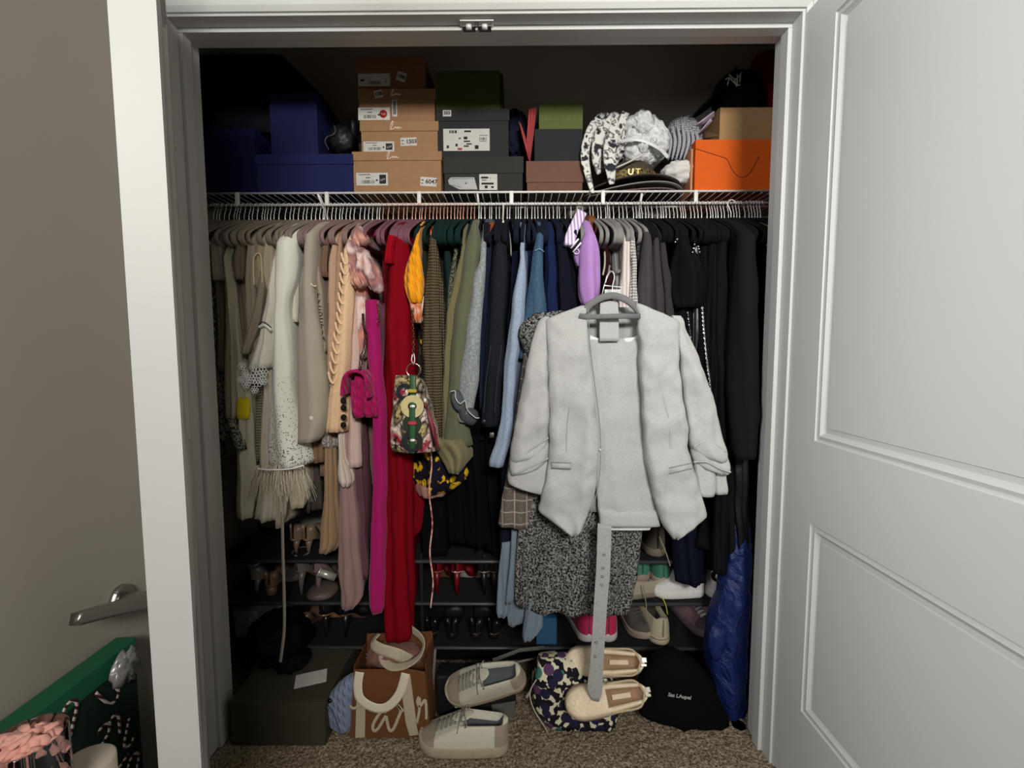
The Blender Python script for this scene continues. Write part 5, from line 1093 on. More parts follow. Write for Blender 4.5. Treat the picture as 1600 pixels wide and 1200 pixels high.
# ------------------------------------------------------------------ shoes
def shoe_parts(L=.27, Wd=.098, Ht=.085, sole=.026, hi=0.0, opening=(.06, .50), toe=1.0, chunky=1.0, floor_in=.018):
    """local: heel at x=0, toe at x=L, z up"""
    def halfw(s):   # plan outline
        heel = .36*math.sqrt(max(0, 1-((.14-min(s, .14))/.14)**2)) if s < .14 else .36
        v = .36+.14*math.sin(min(1, max(0, (s-.14)/.62))*math.pi/2)
        if s > .74: v = .5*math.sqrt(max(0, 1-((s-.74)/.26)**2.3))
        return (heel if s < .14 else v)*Wd
    def bend(s): return .006*math.sin(s*math.pi)*0
    NS = 34; rings = []; st = [0.5-.5*math.cos(math.pi*i/(NS-1)) for i in range(NS)]
    # sole
    V = []; Fc = []; pts = []
    out = [(s*L, halfw(s)) for s in st]+[(s*L, -halfw(s)) for s in reversed(st[1:-1])]
    n = len(out)
    lev = [(0, .95), (.004, 1.0), (sole*.55, 1.03*chunky), (sole, 1.0*chunky), (sole+.004, .97), (sole+.002, .90)]
    for z, k in lev:
        for x, y in out:
            cx = L*.5; sp = .010*max(0, (x/L-.78)/.22)**1.5
            V.append((cx+(x-cx)*(1+(k-1)*.35), y*k, z+sp*(1 if z < .01 else .6)))
    for i in range(len(lev)-1):
        for j in range(n): Fc.append((i*n+j, i*n+(j+1) % n, (i+1)*n+(j+1) % n, (i+1)*n+j))
    Fc.append(tuple(reversed(range(n)))); Fc.append(tuple(range((len(lev)-1)*n, len(lev)*n)))
    solev = (V, Fc)
    # upper
    def top(s):
        if s < .10: return Ht*(.92+.5*hi)
        if s < .5: t = (s-.10)/.4; return Ht*(.92+.5*hi)*(1-t)+Ht*(.95+.35*hi)*t if hi else Ht*(.92-.06*math.sin(t*3.14)+.06*t)
        t = (s-.5)/.5; return Ht*((.98+.35*hi)*(1-t)**1.25+.50*toe*(1-(1-t)**1.25))*(1 if t < .8 else math.sqrt(max(.0, 1-((t-.8)/.2)**2*.55)))
    V = []; Fc = []; M = []; NV = 23
    vs = [-1+2*k/(NV-1) for k in range(NV)]
    for s in st:
        hw = max(.001, halfw(s)*.97); tp = max(sole+.004, top(s)); x = s*L
        op = opening[0] < s < opening[1]
        e = min(1, min(abs(s-opening[0]), abs(s-opening[1]))/.06) if op else 0
        for v in vs:
            a = abs(v)
            if a > .42: t = (1-a)/.58; y = hw*(1-.36*t**1.6); z = sole+(tp-sole)*math.sin(t*math.pi/2)**.8
            else:
                y = hw*.64*(a/.42)**1.0; z = tp+.002*(1-(a/.42)**2)
                z += (0 if op else .004*(1-(a/.42)**2)*Ht/.085)
                if op: z = z-(z-(sole+floor_in))*e*(1-(a/.42)**6); y = y*(.96)
            V.append((x if 0 < s < 1 else (x+.002 if s == 0 else x-.002), math.copysign(y, v), z))
    for i in range(NS-1):
        for j in range(NV-1):
            Fc.append((i*NV+j, i*NV+j+1, (i+1)*NV+j+1, (i+1)*NV+j))
            sm = (st[i]+st[i+1])/2; vm = abs((vs[j]+vs[j+1])/2)
            M.append(1 if (opening[0] < sm < opening[1] and vm < .40) else (2 if sm > .80 or (sm < .14 and vm > .42) else 0))
    Fc.append(tuple(j for j in range(NV))); M.append(0); Fc.append(tuple(reversed([(NS-1)*NV+j for j in range(NV)]))); M.append(2)
    return solev, (V, Fc, M), halfw, top
def sneaker(label, loc, rot, up=(180, 178, 172), so=(205, 200, 190), inn=(60, 60, 62), cap=None, lace=(128, 124, 112), L=.27, hi=0.0, scale=1., name='sneaker', laces=True, line=None, toe=1.0, sole=.026, Ht=.085, W=.098, k=1.):
    sv, uv, hw, tp = shoe_parts(L, W, Ht, sole, hi, toe=toe)
    r = empty(name, loc, rot, label, 'shoe'); r.scale = (scale,)*3
    mesh('sole', sv, hard(so, .7, 0, .3, k, .2), r, local=True)
    mesh('upper', uv, [fab(up, 'plain', None, k), fab(inn), fab(cap or up, 'plain', None, k)], r, local=True)
    if line: 
        o_ = [( (0.5-.5*math.cos(math.pi*i/20))) for i in range(21)]
        pt = [(s*L, (hw(s))*1.01, sole*.8) for s in o_]+[(s*L, -hw(s)*1.01, sole*.8) for s in reversed(o_[1:-1])]
        mesh('foxing_line', sweep(pt, .0014, 5, closed=True), hard(line, .7), r, local=True)
    if laces:
        mesh('tongue', xf(blob((0, 0, 0), (.034, .019, .004), .03, 3, 1, 3), Matrix.Translation((L*.50, 0, tp(.5)+.002)) @ Matrix.Rotation(R(14), 4, 'Y')), fab(up, 'plain', None, k), r, local=True)
        for q in range(6):
            s = .50+q*.052; z = tp(s)+.006; s2 = s+.026
            mesh('lace', sweep(catmull([(s*L, -.022, z-.005), (s*L+.004, 0, z+.002), (s2*L, .022, z-.006)], 4), .0026, 6, flat=(.006, .0022)), fab(lace), r, local=True)
            mesh('lace', sweep(catmull([(s*L, .022, z-.005), (s*L+.004, 0, z+.0005), (s2*L, -.022, z-.006)], 4), .0026, 6, flat=(.006, .0022)), fab(lace), r, local=True)
        for sg in (-1, 1):
            z = tp(.48)+.008
            mesh('lace_loop', sweep(catmull([(L*.49, 0, z), (L*.47, sg*.018, z+.012), (L*.44, sg*.036, z-.002), (L*.47, sg*.03, z-.012), (L*.49, 0, z)], 5), .0018, 6), fab(lace), r, local=True)
            mesh('lace_end', sweep(catmull([(L*.49, 0, z), (L*.52, sg*.024, z+.002), (L*.54, sg*.042, z-.024)], 5), .0017, 6), fab(lace), r, local=True)
    return r
def at_floor(px, py): return G(px, py, 0)
# two white-grey sneakers
q = at_floor(792, 1160)
sneaker('white and grey chunky sneaker flat on the carpet, toe to the left', (q.x+.005, q.y-.02, .001), (0, 0, R(176)), up=(196, 192, 176), so=(172, 158, 136), inn=(80, 84, 88), cap=(150, 138, 118), L=.262, toe=.78, sole=.028, W=.104, Ht=.084, hi=.25)
q = P(823, 1060, 1.30)
sneaker('white and grey sneaker lying tilted on the black tote, above its mate', (q.x, q.y, q.z), (R(-34), R(14), R(176)), up=(186, 182, 166), so=(164, 150, 128), inn=(84, 88, 92), cap=(150, 138, 118), L=.25, sole=.024, Ht=.078, W=.10, toe=.78, hi=.2)
# right part of the rack: (x px, shelf, pointing, colours)
def on(px, k, Y): p = P(px, 940, Y); return (p.x, Y, zsh[k]+.001)
fr_ = R(-90); bk_ = R(90)     # toe towards / away from the viewer
def toe_front(px, k, Y0=YR0+.02, L=.27): x = P(px, 940, Y0).x; return (x, Y0+L, zsh[k]+.001)
def heel_front(px, k, Y0=YR0+.02): x = P(px, 940, Y0).x; return (x, Y0, zsh[k]+.001)
L_ = .25
sneaker('dark taupe sneaker with a light tag, on the upper right rack shelf', heel_front(1026, 2), (0, 0, bk_), (84, 78, 70), (112, 104, 92), (40, 38, 36), L=L_, hi=.5, k=1)
sneaker('left green sneaker of the pair, heel to the front, above the taupe slip-ons', heel_front(1003, 1, YR0+.05)[:2]+(zsh[1]+.042,), (0, 0, R(92)), (62, 120, 98), (150, 132, 120), (30, 50, 44), L=L_, laces=False, Ht=.075)
sneaker('right green sneaker of the pair, heel to the front', heel_front(1036, 1, YR0+.04)[:2]+(zsh[1]+.036,), (0, 0, R(88)), (58, 112, 92), (160, 140, 128), (30, 50, 44), L=L_, laces=False, Ht=.075)
sneaker('beige low sneaker crushed under the green pair, side towards the viewer', on(1035, 1, YR0+.07), (0, 0, R(186)), (150, 142, 124), (120, 112, 96), (60, 56, 50), L=.22, laces=False, Ht=.062, sole=.014)
sneaker('white sneaker with black heel tab, lying side-on by the dark jeans', on(1098, 1, YR0+.06), (0, 0, R(178)), (196, 192, 190), (206, 202, 198), (40, 40, 42), L=.19, laces=False, Ht=.075)
wt_ = sneaker('white sneaker with a black heel patch and round emblem beside the blue bag', heel_front(1121, 1), (0, 0, R(80)), (186, 184, 180), (196, 192, 186), (30, 30, 30), L=L_, Ht=.10, laces=False)
mesh('heel_patch', xf(blob((0, 0, 0), (.004, .024, .022), 0, 1, 1, 3), Matrix.Translation((-.001, 0, .082))), fab((18, 18, 18)), wt_, local=True)
em = [sweep([(-.006, .010*math.cos(a*.5236+.0)+dy, .082+.010*math.sin(a*.5236)) for a in range(12)], .0009, 5, closed=True) for dy in (0,)]+[sweep([(-.006, y_, .076), (-.006, y_*1.4, .092)], .002, 5) for y_ in (-.005, 0, .005)]
mesh('emblem', join(*em), fab((210, 206, 200)), wt_, local=True)
# bottom shelf right
sneaker('pink canvas high-top half hidden by the grey belt, left one', heel_front(921, 0), (0, 0, R(96)), (176, 44, 82), (190, 184, 180), (60, 20, 30), L=L_, hi=.6, laces=False)
sneaker('pink canvas high-top half hidden by the grey belt, right one', heel_front(951, 0), (0, 0, R(86)), (182, 40, 80), (192, 186, 182), (60, 20, 30), L=L_, hi=.6, laces=False)
sneaker('dark grey canvas skate shoe with a cream rim, toe to the front', toe_front(1000, 0, L=L_), (0, 0, R(-84)), (78, 74, 68), (150, 138, 122), (40, 38, 36), L=L_, line=(30, 28, 28), lace=(90, 86, 80))
sneaker('cream canvas skate shoe showing its heel and pull tab', heel_front(1038, 0, YR0+.005), (0, 0, R(98)), (168, 158, 132), (176, 162, 136), (60, 56, 48), L=L_, line=(40, 36, 34), laces=False, Ht=.095)
sneaker('mauve pink trainer with white laces and striped toe, toe to the front', toe_front(1088, 0, L=L_), (0, 0, R(-72)), (138, 108, 112), (110, 92, 96), (60, 50, 54), L=L_, lace=(206, 200, 200), cap=(88, 70, 74))
sneaker('plain dusty pink slip-on at the right end of the lowest shelf', heel_front(1112, 0, YR0+.08), (0, 0, R(76)), (128, 96, 104), (116, 90, 96), (60, 46, 50), L=L_, laces=False, hi=.4)
sneaker('blush pink trainer tipped on end on top of the right rack, behind the jeans', (P(1128, 860, YR0+.05).x, YR0+.06, zsh[2]+.03), (0, R(30), R(60)), (168, 138, 142), (120, 106, 108), (80, 70, 72), L=.24, laces=False)
lc = mesh('loose_lace', sweep(catmull([P(1030, 838, 1.455), P(1040, 862, 1.45), P(1047, 884, 1.45), P(1046, 880, 1.449)], 6), .0018, 6), fab((140, 130, 112))); tag(lc, 'long beige shoelace hanging from the taupe sneaker', 'shoelace')
l2 = mesh('loose_lace', sweep(catmull([P(1005, 915, 1.455), P(1009, 940, 1.45), P(1011, 962, 1.45), P(1016, 975, 1.455)], 6), .0018, 6), fab((136, 128, 110))); tag(l2, 'beige shoelace dropping from the beige low sneaker to the shelf below', 'shoelace')
l3 = mesh('loose_lace', sweep(catmull([P(1034, 932, 1.455), P(1040, 945, 1.45), P(1043, 960, 1.455)], 6), .0018, 6), fab((170, 176, 60))); tag(l3, 'short neon yellow lace loop above the cream skate shoe', 'shoelace')
# pumps, sandals
def pump(label, loc, rot, c=(30, 28, 30), inn=(120, 90, 70), heel=.085, L=.22, W=.076, strap=False, name='high_heel', shine=.35, heel_c=None, k=1.):
    r = empty(name, loc, rot, label, 'shoe'); ml = hard(c, shine, 0, .5, k); mi = hard(inn, .7, 0, .2, k)
    N = 24
    def zf(s): return heel*(.5+.5*math.cos(min(1, s/.68)*math.pi)) if s < .68 else 0
    def hw(s):
        if s < .15: return W*.30*math.sqrt(max(.02, 1-((.15-s)/.15)**2))
        if s < .7: return W*(.30-.04*math.sin((s-.15)/.55*math.pi)+.2*((s-.15)/.55)**2)
        return W*.5*max(0.03, 1-((s-.7)/.3)**1.8)**.6
    st_ = [.5-.5*math.cos(math.pi*i/(N-1)) for i in range(N)]
    V = []; Fc = []
    for s in st_:
        for (a, b) in ((-1, 0), (1, 0), (1, .005), (-1, .005)): V.append((s*L, a*hw(s), zf(s)+b))
    for i in range(N-1):
        for j in range(4): Fc.append((i*4+j, (i+1)*4+j, (i+1)*4+(j+1) % 4, i*4+(j+1) % 4))
    Fc += [(0, 1, 2, 3), tuple(reversed(range((N-1)*4, N*4)))]
    mesh('insole', (V, Fc), mi, r, local=True)
    V = []; Fc = []; NV = 13
    for s in st_:
        h_ = .045*(1-s/.3)**.7+.012 if s < .3 else (.012 if s < .62 else .012+.030*min(1, (s-.62)/.1)*math.sqrt(max(.0, 1-((s-.70)/.3)**2)) if s > .70 else .012+.030*(s-.62)/.1*.9)
        open_ = s < .62
        for j in range(NV):
            v = -1+2*j/(NV-1); a = math.pi*(v+1)/2
            if open_:
                y = hw(s)*1.03*(1 if v > 0 else -1)*(1 if abs(v) > .05 else 0); zz_ = zf(s)+.003+h_*min(1, (1-abs(v))*3)*(1 if abs(v) > .5 else 1)
                if abs(v) < .6: y = hw(s)*.97*v/.6; zz_ = zf(s)+.006
            else: y = -hw(s)*1.03*math.cos(a); zz_ = zf(s)+.003+h_*math.sin(a)**.7
            V.append((s*L, y, zz_))
    for i in range(N-1):
        for j in range(NV-1): Fc.append((i*NV+j, (i+1)*NV+j, (i+1)*NV+j+1, i*NV+j+1))
    mesh('upper', (V, Fc), ml, r, local=True)
    mesh('heel', sweep([(.028, 0, heel-.002), (.020, 0, heel*.55), (.018, 0, 0)], .014 if heel > .03 else .018, 10, taper=lambda t: 1-.68*t if heel > .03 else 1), hard(heel_c or c, shine, 0, .5, k), r, local=True)
    if strap:
        mesh('ankle_strap', sweep([(.02+.03*math.cos(a*.42), .030*math.sin(a*.42), heel+.062+.008*math.cos(a*.42)) for a in range(15)], .002, 6, closed=True, flat=(.009, .002)), ml, r, local=True)
        mesh('heel_strap', sweep([(.004, 0, heel), (-.004, 0, heel+.065)], .003, 6, flat=(.010, .002), up=(1, 0, 0)), ml, r, local=True)
    return r
hl = [ # px, shelf, rot, colour, label, kw
 (682, 1, 92, (96, 8, 18), 'left dark red high heel behind the twisted cord, middle shelf', {}),
 (712, 1, 84, (104, 8, 18), 'right dark red high heel with a pale inner sole, middle shelf', dict(inn=(190, 180, 176))),
 (757, 1, 96, (22, 20, 22), 'black high heel with a pale topline right of the red heels', dict(inn=(150, 140, 136), strap=True)),
 (772, 1, 88, (26, 24, 26), 'black strappy heel next to the pale blue dress hem', dict(strap=True)),
 (672, 0, 90, (20, 20, 22), 'black patent shoe with a glinting buckle at the left of the lowest shelf gap', dict(shine=.12, heel=.02)),
 (705, 0, 94, (24, 22, 24), 'black flat shoe second from the canvas straps on the lowest shelf', dict(heel=.02, inn=(50, 44, 40))),
 (742, 0, 84, (26, 24, 26), 'black loafer with brown lining in the middle of the lowest shelf', dict(heel=.02, inn=(96, 70, 58))),
 (768, 0, 72, (22, 22, 24), 'black leather mule leaning right on the lowest shelf', dict(heel=.02, shine=.15)),
 (462, 2, 88, (124, 104, 84), 'nude block heel pump on the upper left shelf', dict(inn=(150, 124, 100), heel=.05)),
 (482, 2, 92, (128, 108, 86), 'nude pump right beside the other nude one on the upper left shelf', dict(inn=(140, 118, 96), heel=.05)),
 (394, 1, 60, (90, 88, 86), 'silver grey strappy sandal crossing at the far left of the middle shelf', dict(strap=True, heel=.06, shine=.3)),
 (422, 1, 100, (110, 84, 60), 'brown espadrille with a round toe left of the grey ribbon', dict(heel=.03, inn=(90, 66, 48))),
 (466, 1, 78, (104, 98, 96), 'grey strappy high heel right of the grey ribbon', dict(strap=True)),
 (492, 1, 70, (120, 96, 96), 'pale rose high heel behind the silver tube heel', dict(inn=(110, 100, 100))),
 (392, 0, 84, (150, 144, 136), 'white slide sandal on the lowest shelf, far left', dict(heel=.02)),
 (470, 0, 92, (96, 76, 60), 'tan ankle boot upright on the lowest left shelf', dict(heel=.04)),
 (505, 0, 96, (28, 26, 26), 'black patent pump with gold glints on the lowest left shelf', dict(shine=.1, inn=(190, 140, 90))),
 (535, 0, 88, (24, 22, 24), 'black pump left of the kraft shopping bag on the lowest shelf', {})]
for px, k, a, c, lb, kw in hl:
    p = heel_front(px, k, YR0+.03); pump(lb, p, (0, 0, R(a)), c, **kw)
sh = empty('silver_heel', P(508, 898, 1.47), label='silver cylindrical heel sticking out left of the mauve dress', cat='shoe')
a_, b_ = P(497, 893, 1.455), P(524, 902, 1.47)
mesh('tube_heel', sweep([a_, b_], .013, 14, up=(0, 1, 0)), hard((190, 188, 178), .3, .5), sh); mesh('heel_rim', sweep([a_, a_+(b_-a_)*.12], .0155, 14, up=(0, 1, 0)), hard((200, 198, 190), .3, .5), sh)
mesh('shoe_vamp', blob(P(505, 922, 1.52), (.05, .06, .022), .1, 2, 3, 3), hard((96, 82, 76), .5), sh)
bx = carton('small teal blue box on the lowest shelf right of the pale blue hem', 838, 870, 966, 1006, 1.47, .2, (44, 84, 116), None, zsh[0]+.001, name='teal_box')
gbx = carton('pale grey shoe box on the lowest shelf at the far left', 366, 402, 954, 990, 1.50, .2, (150, 146, 140), 962, zsh[0]+.001, k=.8)
# ------------------------------------------------------------------ things on the carpet
ob = G(380, 1166)
ol = carton('large dark olive storage box on the carpet at the left', 360, 507, 1098, 1166, ob.y, .30, (66, 62, 50), 1112, 0.0, name='storage_box', k=.9)
cwb = box(P(503, 1090, ob.y+.05).x, P(503, 1090, ob.y+.05).x+.05, ob.y+.02, ob.y+.10, ol['top'], ol['top']+.001)
zt = ol['top']
pl = mesh('paper_sheet', slab([(0, 0)]*0+[(465, 1048), (500, 1048), (494, 1068), (470, 1066)], 1.50, .001), PAPER, None, False); pl.location.z = zt+.001; pl.rotation_euler = (R(0), 0, 0)
bpy.data.objects.remove(pl)
pp = G(486, 1060, zt+.001)
pl = mesh('paper_sheet', xf(box(-.045, .045, -.03, .03, 0, .001), Matrix.Translation((pp.x, pp.y, zt+.0005)) @ Matrix.Rotation(R(20), 4, 'Z')), PAPER, None, False); tag(pl, 'white paper slip lying on the olive storage box beside the black bag', 'paper')
bg = empty('black_leather_bag', (P(440, 1080, 1.42).x, 1.42, zt), label='slouched black leather bag heaped on the olive storage box', cat='bag')
BG = hard((7, 7, 8), .8, 0, .1)
mesh('bag_body', blob((P(432, 1050, 1.42).x, 1.44, zt+.055), (.10, .10, .085), .18, 3, 3, 4, flatz=zt+.001), BG, bg)
mesh('bag_flap', blob((P(462, 1070, 1.40).x, 1.38, zt+.02), (.055, .055, .028), .2, 3, 5, 4, flatz=zt+.001), BG, bg)
mesh('handle', sweep(catmull([P(400, 1020, 1.44), P(402, 990, 1.44), P(430, 976, 1.44), P(462, 990, 1.44), P(470, 1020, 1.44)], 6), .006, 8), BG, bg)
# pale blue quilted bag leaning
lb_ = empty('pale_blue_quilted_bag', G(522, 1150), label='pale blue quilted pouch lying on edge between olive box and kraft bag', cat='bag')
QB = fab((122, 134, 158), 'quilt')
fq = G(522, 1150).y
mesh('bag_side', front_vf([(1066, 540, 556), (1080, 524, 556), (1100, 507, 552), (1125, 503, 548), (1146, 510, 545), (1151, 520, 540)], fq-.015, .06, 40, crump=.008, closed=True, skew=-.1), QB, lb_)
mesh('bag_rim', sweep(catmull([P(504, 1118, fq-.02), P(508, 1106, fq-.022), P(516, 1108, fq-.022), P(526, 1130, fq-.022), P(531, 1150, fq-.02)], 5), .002, 6), fab((84, 92, 116)), lb_)
mesh('buckle', blob(P(515, 1095, fq-.02), (.006, .004, .006), .3, 3, 1, 2), hard((60, 60, 60), .3, 1), lb_)
# kraft shopping bag with white lettering
kq = G(600, 1150).y
kb = empty('kraft_shopping_bag', G(600, 1150), label='brown kraft shopping bag with big cream script letters and ribbon handles', cat='shopping bag')
KM = hard((104, 64, 32), .7, bumpy=.2); CRM = fab((176, 164, 140)); CR2 = fab((206, 196, 176))
mesh('bag_front', slab([(553, 1046), (642, 1046), (664, 1050), (672, 1152), (547, 1153)], kq-.01, .002), KM, kb, False)
A = [P(x, y, kq-.008) for x, y in ((547, 1153), (672, 1152), (664, 1036), (553, 1040))]
D = Vector((0, .12, 0))
def quadbox(a, b, c, d, t=.002):
    a, b, c, d = map(Vector, (a, b, c, d)); n = (b-a).cross(c-a).normalized()*t
    return [a, b, c, d, a+n, b+n, c+n, d+n], [(0, 1, 2, 3), (7, 6, 5, 4), (0, 4, 5, 1), (1, 5, 6, 2), (2, 6, 7, 3), (3, 7, 4, 0)]
mesh('bag_side', quadbox(A[1], A[1]+D, A[2]+D, A[2]), KM, kb, False); mesh('bag_side', quadbox(A[0], A[0]+D, A[3]+D, A[3]), KM, kb, False)
mesh('bag_back', quadbox(A[0]+D, A[1]+D, A[2]+D+Vector((0, 0, .02)), A[3]+D+Vector((0, 0, .02))), KM, kb, False)
mesh('inner_tissue', blob((A[2]+A[3])/2+Vector((0, .06, -.012)), (.085, .045, .03), .2, 4, 3, 4), fab((120, 84, 74)), kb)
yk = kq-.0115
mesh('letter', slab([(557, 1092), (571, 1092), (570, 1152), (555, 1153)], yk, .0015), CRM, kb, False)
mesh('letter', sweep(catmull([P(547, 1103, yk), P(552, 1107, yk), P(560, 1104, yk), P(575, 1100, yk)], 5), .003, 8, flat=(.008, .0015), up=(0, 1, 0)), CRM, kb)
mesh('letter', sweep(catmull([P(604, 1112, yk), P(594, 1114, yk), P(583, 1132, yk), P(584, 1142, yk), P(591, 1138, yk), P(602, 1120, yk), P(604, 1124, yk), P(608, 1140, yk), P(614, 1140, yk), P(622, 1122, yk), P(626, 1110, yk), P(621, 1102, yk), P(630, 1112, yk)], 5), .003, 8, flat=(.009, .0015), up=(0, 1, 0)), CRM, kb)
mesh('letter', slab([(638, 1056), (641, 1056), (652, 1140), (655, 1148), (640, 1150), (634, 1130), (629, 1092)], yk, .0015), CRM, kb, False)
mesh('letter', sweep(catmull([P(651, 1130, yk), P(655, 1110, yk), P(655, 1090, yk), P(652, 1096, yk), P(656, 1104, yk), P(664, 1094, yk), P(666, 1110, yk), P(666, 1124, yk)], 5), .003, 8, flat=(.008, .0015), up=(0, 1, 0)), CRM, kb)
mesh('front_handle', sweep(catmull([P(562, 1050, yk-.002), P(559, 1070, yk-.008), P(562, 1090, yk-.012), P(576, 1102, yk-.014), P(594, 1107, yk-.014), P(610, 1101, yk-.012), P(625, 1082, yk-.008), P(634, 1052, yk-.002)], 6), .004, 8, flat=(.026, .0025), up=(0, 1, 0)), CR2, kb)
mesh('canvas_strap', sweep(catmull([P(592, 990, yk+.06), P(582, 1004, yk+.04), P(594, 1014, yk+.02), P(620, 1022, yk+.01), P(640, 1032, yk+.03)], 6), .004, 8, flat=(.034, .0025), up=(0, .5, 1)), CRM, kb)
mesh('canvas_strap', sweep(catmull([P(644, 984, yk+.05), P(656, 994, yk+.02), P(662, 1006, yk+.0), P(656, 1024, yk-.01), P(638, 1038, yk-.01), P(616, 1042, yk), P(602, 1034, yk+.02), P(598, 1022, yk+.04)], 6), .004, 8, flat=(.026, .0025), up=(0, 1, 0)), CRM, kb)
# black tote with odds and ends behind the sneakers
bq = G(780, 1142).y
bt2 = empty('black_tote', G(740, 1142), label='open black tote bag on the carpet behind the pair of sneakers', cat='bag')
mesh('tote_body', box(P(676, 1100, bq).x, P(806, 1100, bq).x, bq+.055, bq+.12, .001, .13, .008), hard((14, 14, 15), .7), bt2)
mesh('tote_edge', sweep([P(680, 1014, bq+.05), P(677, 1060, bq+.05), P(675, 1104, bq+.05)], .003, 8, flat=(.008, .004), up=(0, 1, 0)), hard((96, 94, 92), .6), bt2)
mesh('tote_pocket', slab([(768, 1102), (805, 1096), (806, 1120), (790, 1128), (770, 1122)], bq+.05, .003), hard((92, 90, 84), .8), bt2, False)
mesh('white_tab', slab([(710, 1104), (728, 1099), (729, 1102), (712, 1107)], bq+.05, .002), hard((210, 208, 200), .6), bt2, False)
mesh('grey_strap', sweep([P(770, 1032, bq+.02), P(812, 1016, bq+.04), P(850, 1012, bq+.06)], .003, 8, flat=(.012, .003), up=(0, 1, 0)), hard((86, 84, 80), .7), bt2)
rod_ = mesh('curtain_rod', sweep([P(780, 1040, 1.42), P(868, 1022, 1.46)], .0035, 8), hard((110, 106, 100), .5)); tag(rod_, 'thin grey rod poking out under the rack right of the sneakers', 'rod')
wst = mesh('white_stick', sweep([P(822, 1090, 1.34), P(842, 1060, 1.38)], .003, 8, flat=(.009, .004)), hard((190, 186, 178), .5)); tag(wst, 'short white plastic stick leaning on the floral bag', 'stick')
# floral bag and espadrilles
fq2 = G(880, 1143).y
fb = empty('floral_bag', G(890, 1143), label='floral fabric bag with dark blossoms and green dots on cream, under the espadrilles', cat='bag')
FM = fab((30, 28, 34), 'camo', (214, 206, 180))
mesh('bag_body', front_vf([(1044, 842, 900), (1062, 838, 950), (1080, 832, 968), (1105, 832, 972), (1125, 842, 970), (1141, 854, 968), (1144, 858, 966)], fq2-.02, .10, 60, crump=.008, closed=True, fold=.002, power=4), FM, fb)
mesh('piping', sweep(catmull([P(838, 1062, fq2-.012), P(828, 1082, fq2-.014), P(834, 1108, fq2-.016), P(850, 1134, fq2-.016), P(856, 1146, fq2-.01)], 5), .0018, 6), fab((180, 174, 158)), fb)
zf_ = .14
def espadrille(label, px, py, Y, tilt, rz):
    q = P(px, py, Y); sv, uv, hw, tp = shoe_parts(.235, .088, .066, .014, 0, opening=(.05, .52), toe=1.15, floor_in=.010)
    r = empty('espadrille', q, (R(tilt), R(4), R(rz)), label, 'shoe')
    mesh('rope_sole', sv, fab((150, 132, 104), 'tweed', (176, 160, 132)), r, local=True)
    mesh('upper', uv, [fab((198, 182, 156), 'linen'), fab((150, 122, 98)), fab((202, 186, 160), 'linen')], r, local=True)
    for s in (-1, 1):
        mesh('blanket_stitch', sweep([((.5+.45*t/12)*.235, s*hw(.5+.45*t/12)*1.0, .017+.0015*(t % 2)) for t in range(13)], .0014, 5), fab((120, 100, 78)), r, local=True)
    mesh('collar', sweep(catmull([(.012, 0, .062), (.03, .03, .058), (.075, .034, .052), (.12, .03, .056), (.125, 0, .06), (.12, -.03, .056), (.075, -.034, .052), (.03, -.03, .058), (.012, 0, .062)], 4), .003, 6), fab((176, 158, 130)), r, local=True)
    mesh('insole_label', box(.045, .10, -.006, .006, .030, .032), fab((200, 184, 160)), r, False, local=True)
    mesh('buckle', join(box(-.006, .008, -.012, .002, .050, .066, .002), box(-.004, .012, .004, .012, .046, .066, .002)), hard((236, 232, 220), .15, .9), r, False, local=True)
    return r
espadrille('cream espadrille with a silver buckle, upper one of the pair on the floral bag', 1004, 1036, 1.31, -52, 174)
espadrille('cream espadrille with a bright silver buckle, lower one of the pair', 1004, 1082, 1.265, -50, 187)
# black dust bag with lettering
dq = G(1080, 1140).y
db = empty('black_dust_bag', G(1080, 1140), (0, 0, 0), 'black fabric dust bag with small white lettering, standing on the carpet', 'bag')
mesh('bag_body', front_vf([(1036, 1046, 1072), (1048, 1032, 1096), (1066, 1018, 1118), (1090, 1006, 1130), (1112, 1000, 1142), (1126, 1000, 1150), (1140, 1003, 1152)], dq-.03, .11, 60, crump=.012, closed=True, skew=-.16, fold=.003), fab((9, 9, 10)), db)
mesh('bag_lettering', face_cam(text_vf('Sas LAupel', .0155, .0003, bold=.0003), P(1062, 1088, dq-.042), roll=-9), hard((170, 168, 164), .7), db, False)
# blue nylon garment bag
nb = empty('blue_nylon_bag', G(1145, 1158), label='crinkled shiny royal blue nylon bag standing against the right jamb', cat='bag')
NB = base_mat('nylon', col(14, 30, 84), .5, 0, .4); nn_ = add(NB, 'ShaderNodeTexNoise', Scale=16., Detail=5., Distortion=2.5); NB.node_tree.links.new(coord(NB, (1, 1, .6)), nn_.inputs['Vector']); bump(NB, nn_.outputs['Fac'], .9, .02)
mesh('bag_body', front_vf([(770, 1172, 1182), (830, 1152, 1184), (890, 1142, 1184), (940, 1130, 1182), (985, 1117, 1180), (1030, 1112, 1178), (1080, 1120, 1176), (1125, 1124, 1172), (1148, 1128, 1166), (1156, 1134, 1156)], 1.33, .10, 60, crump=.012, closed=True, fold=.006, m=4, seed=3), NB, nb)
mesh('bag_fold', front_vf([(985, 1120, 1140), (1000, 1112, 1138), (1020, 1110, 1132), (1036, 1114, 1126)], 1.325, .04, 30, crump=.008, closed=True, skew=-.4), NB, nb)
rc_ = mesh('red_crumpled_bag', blob(P(1153, 1160, 1.31), (.018, .02, .03), .3, 4, 3, 3, True, flatz=.001), hard((150, 20, 44), .4)); tag(rc_, 'small crumpled red bag at the foot of the right jamb', 'bag')
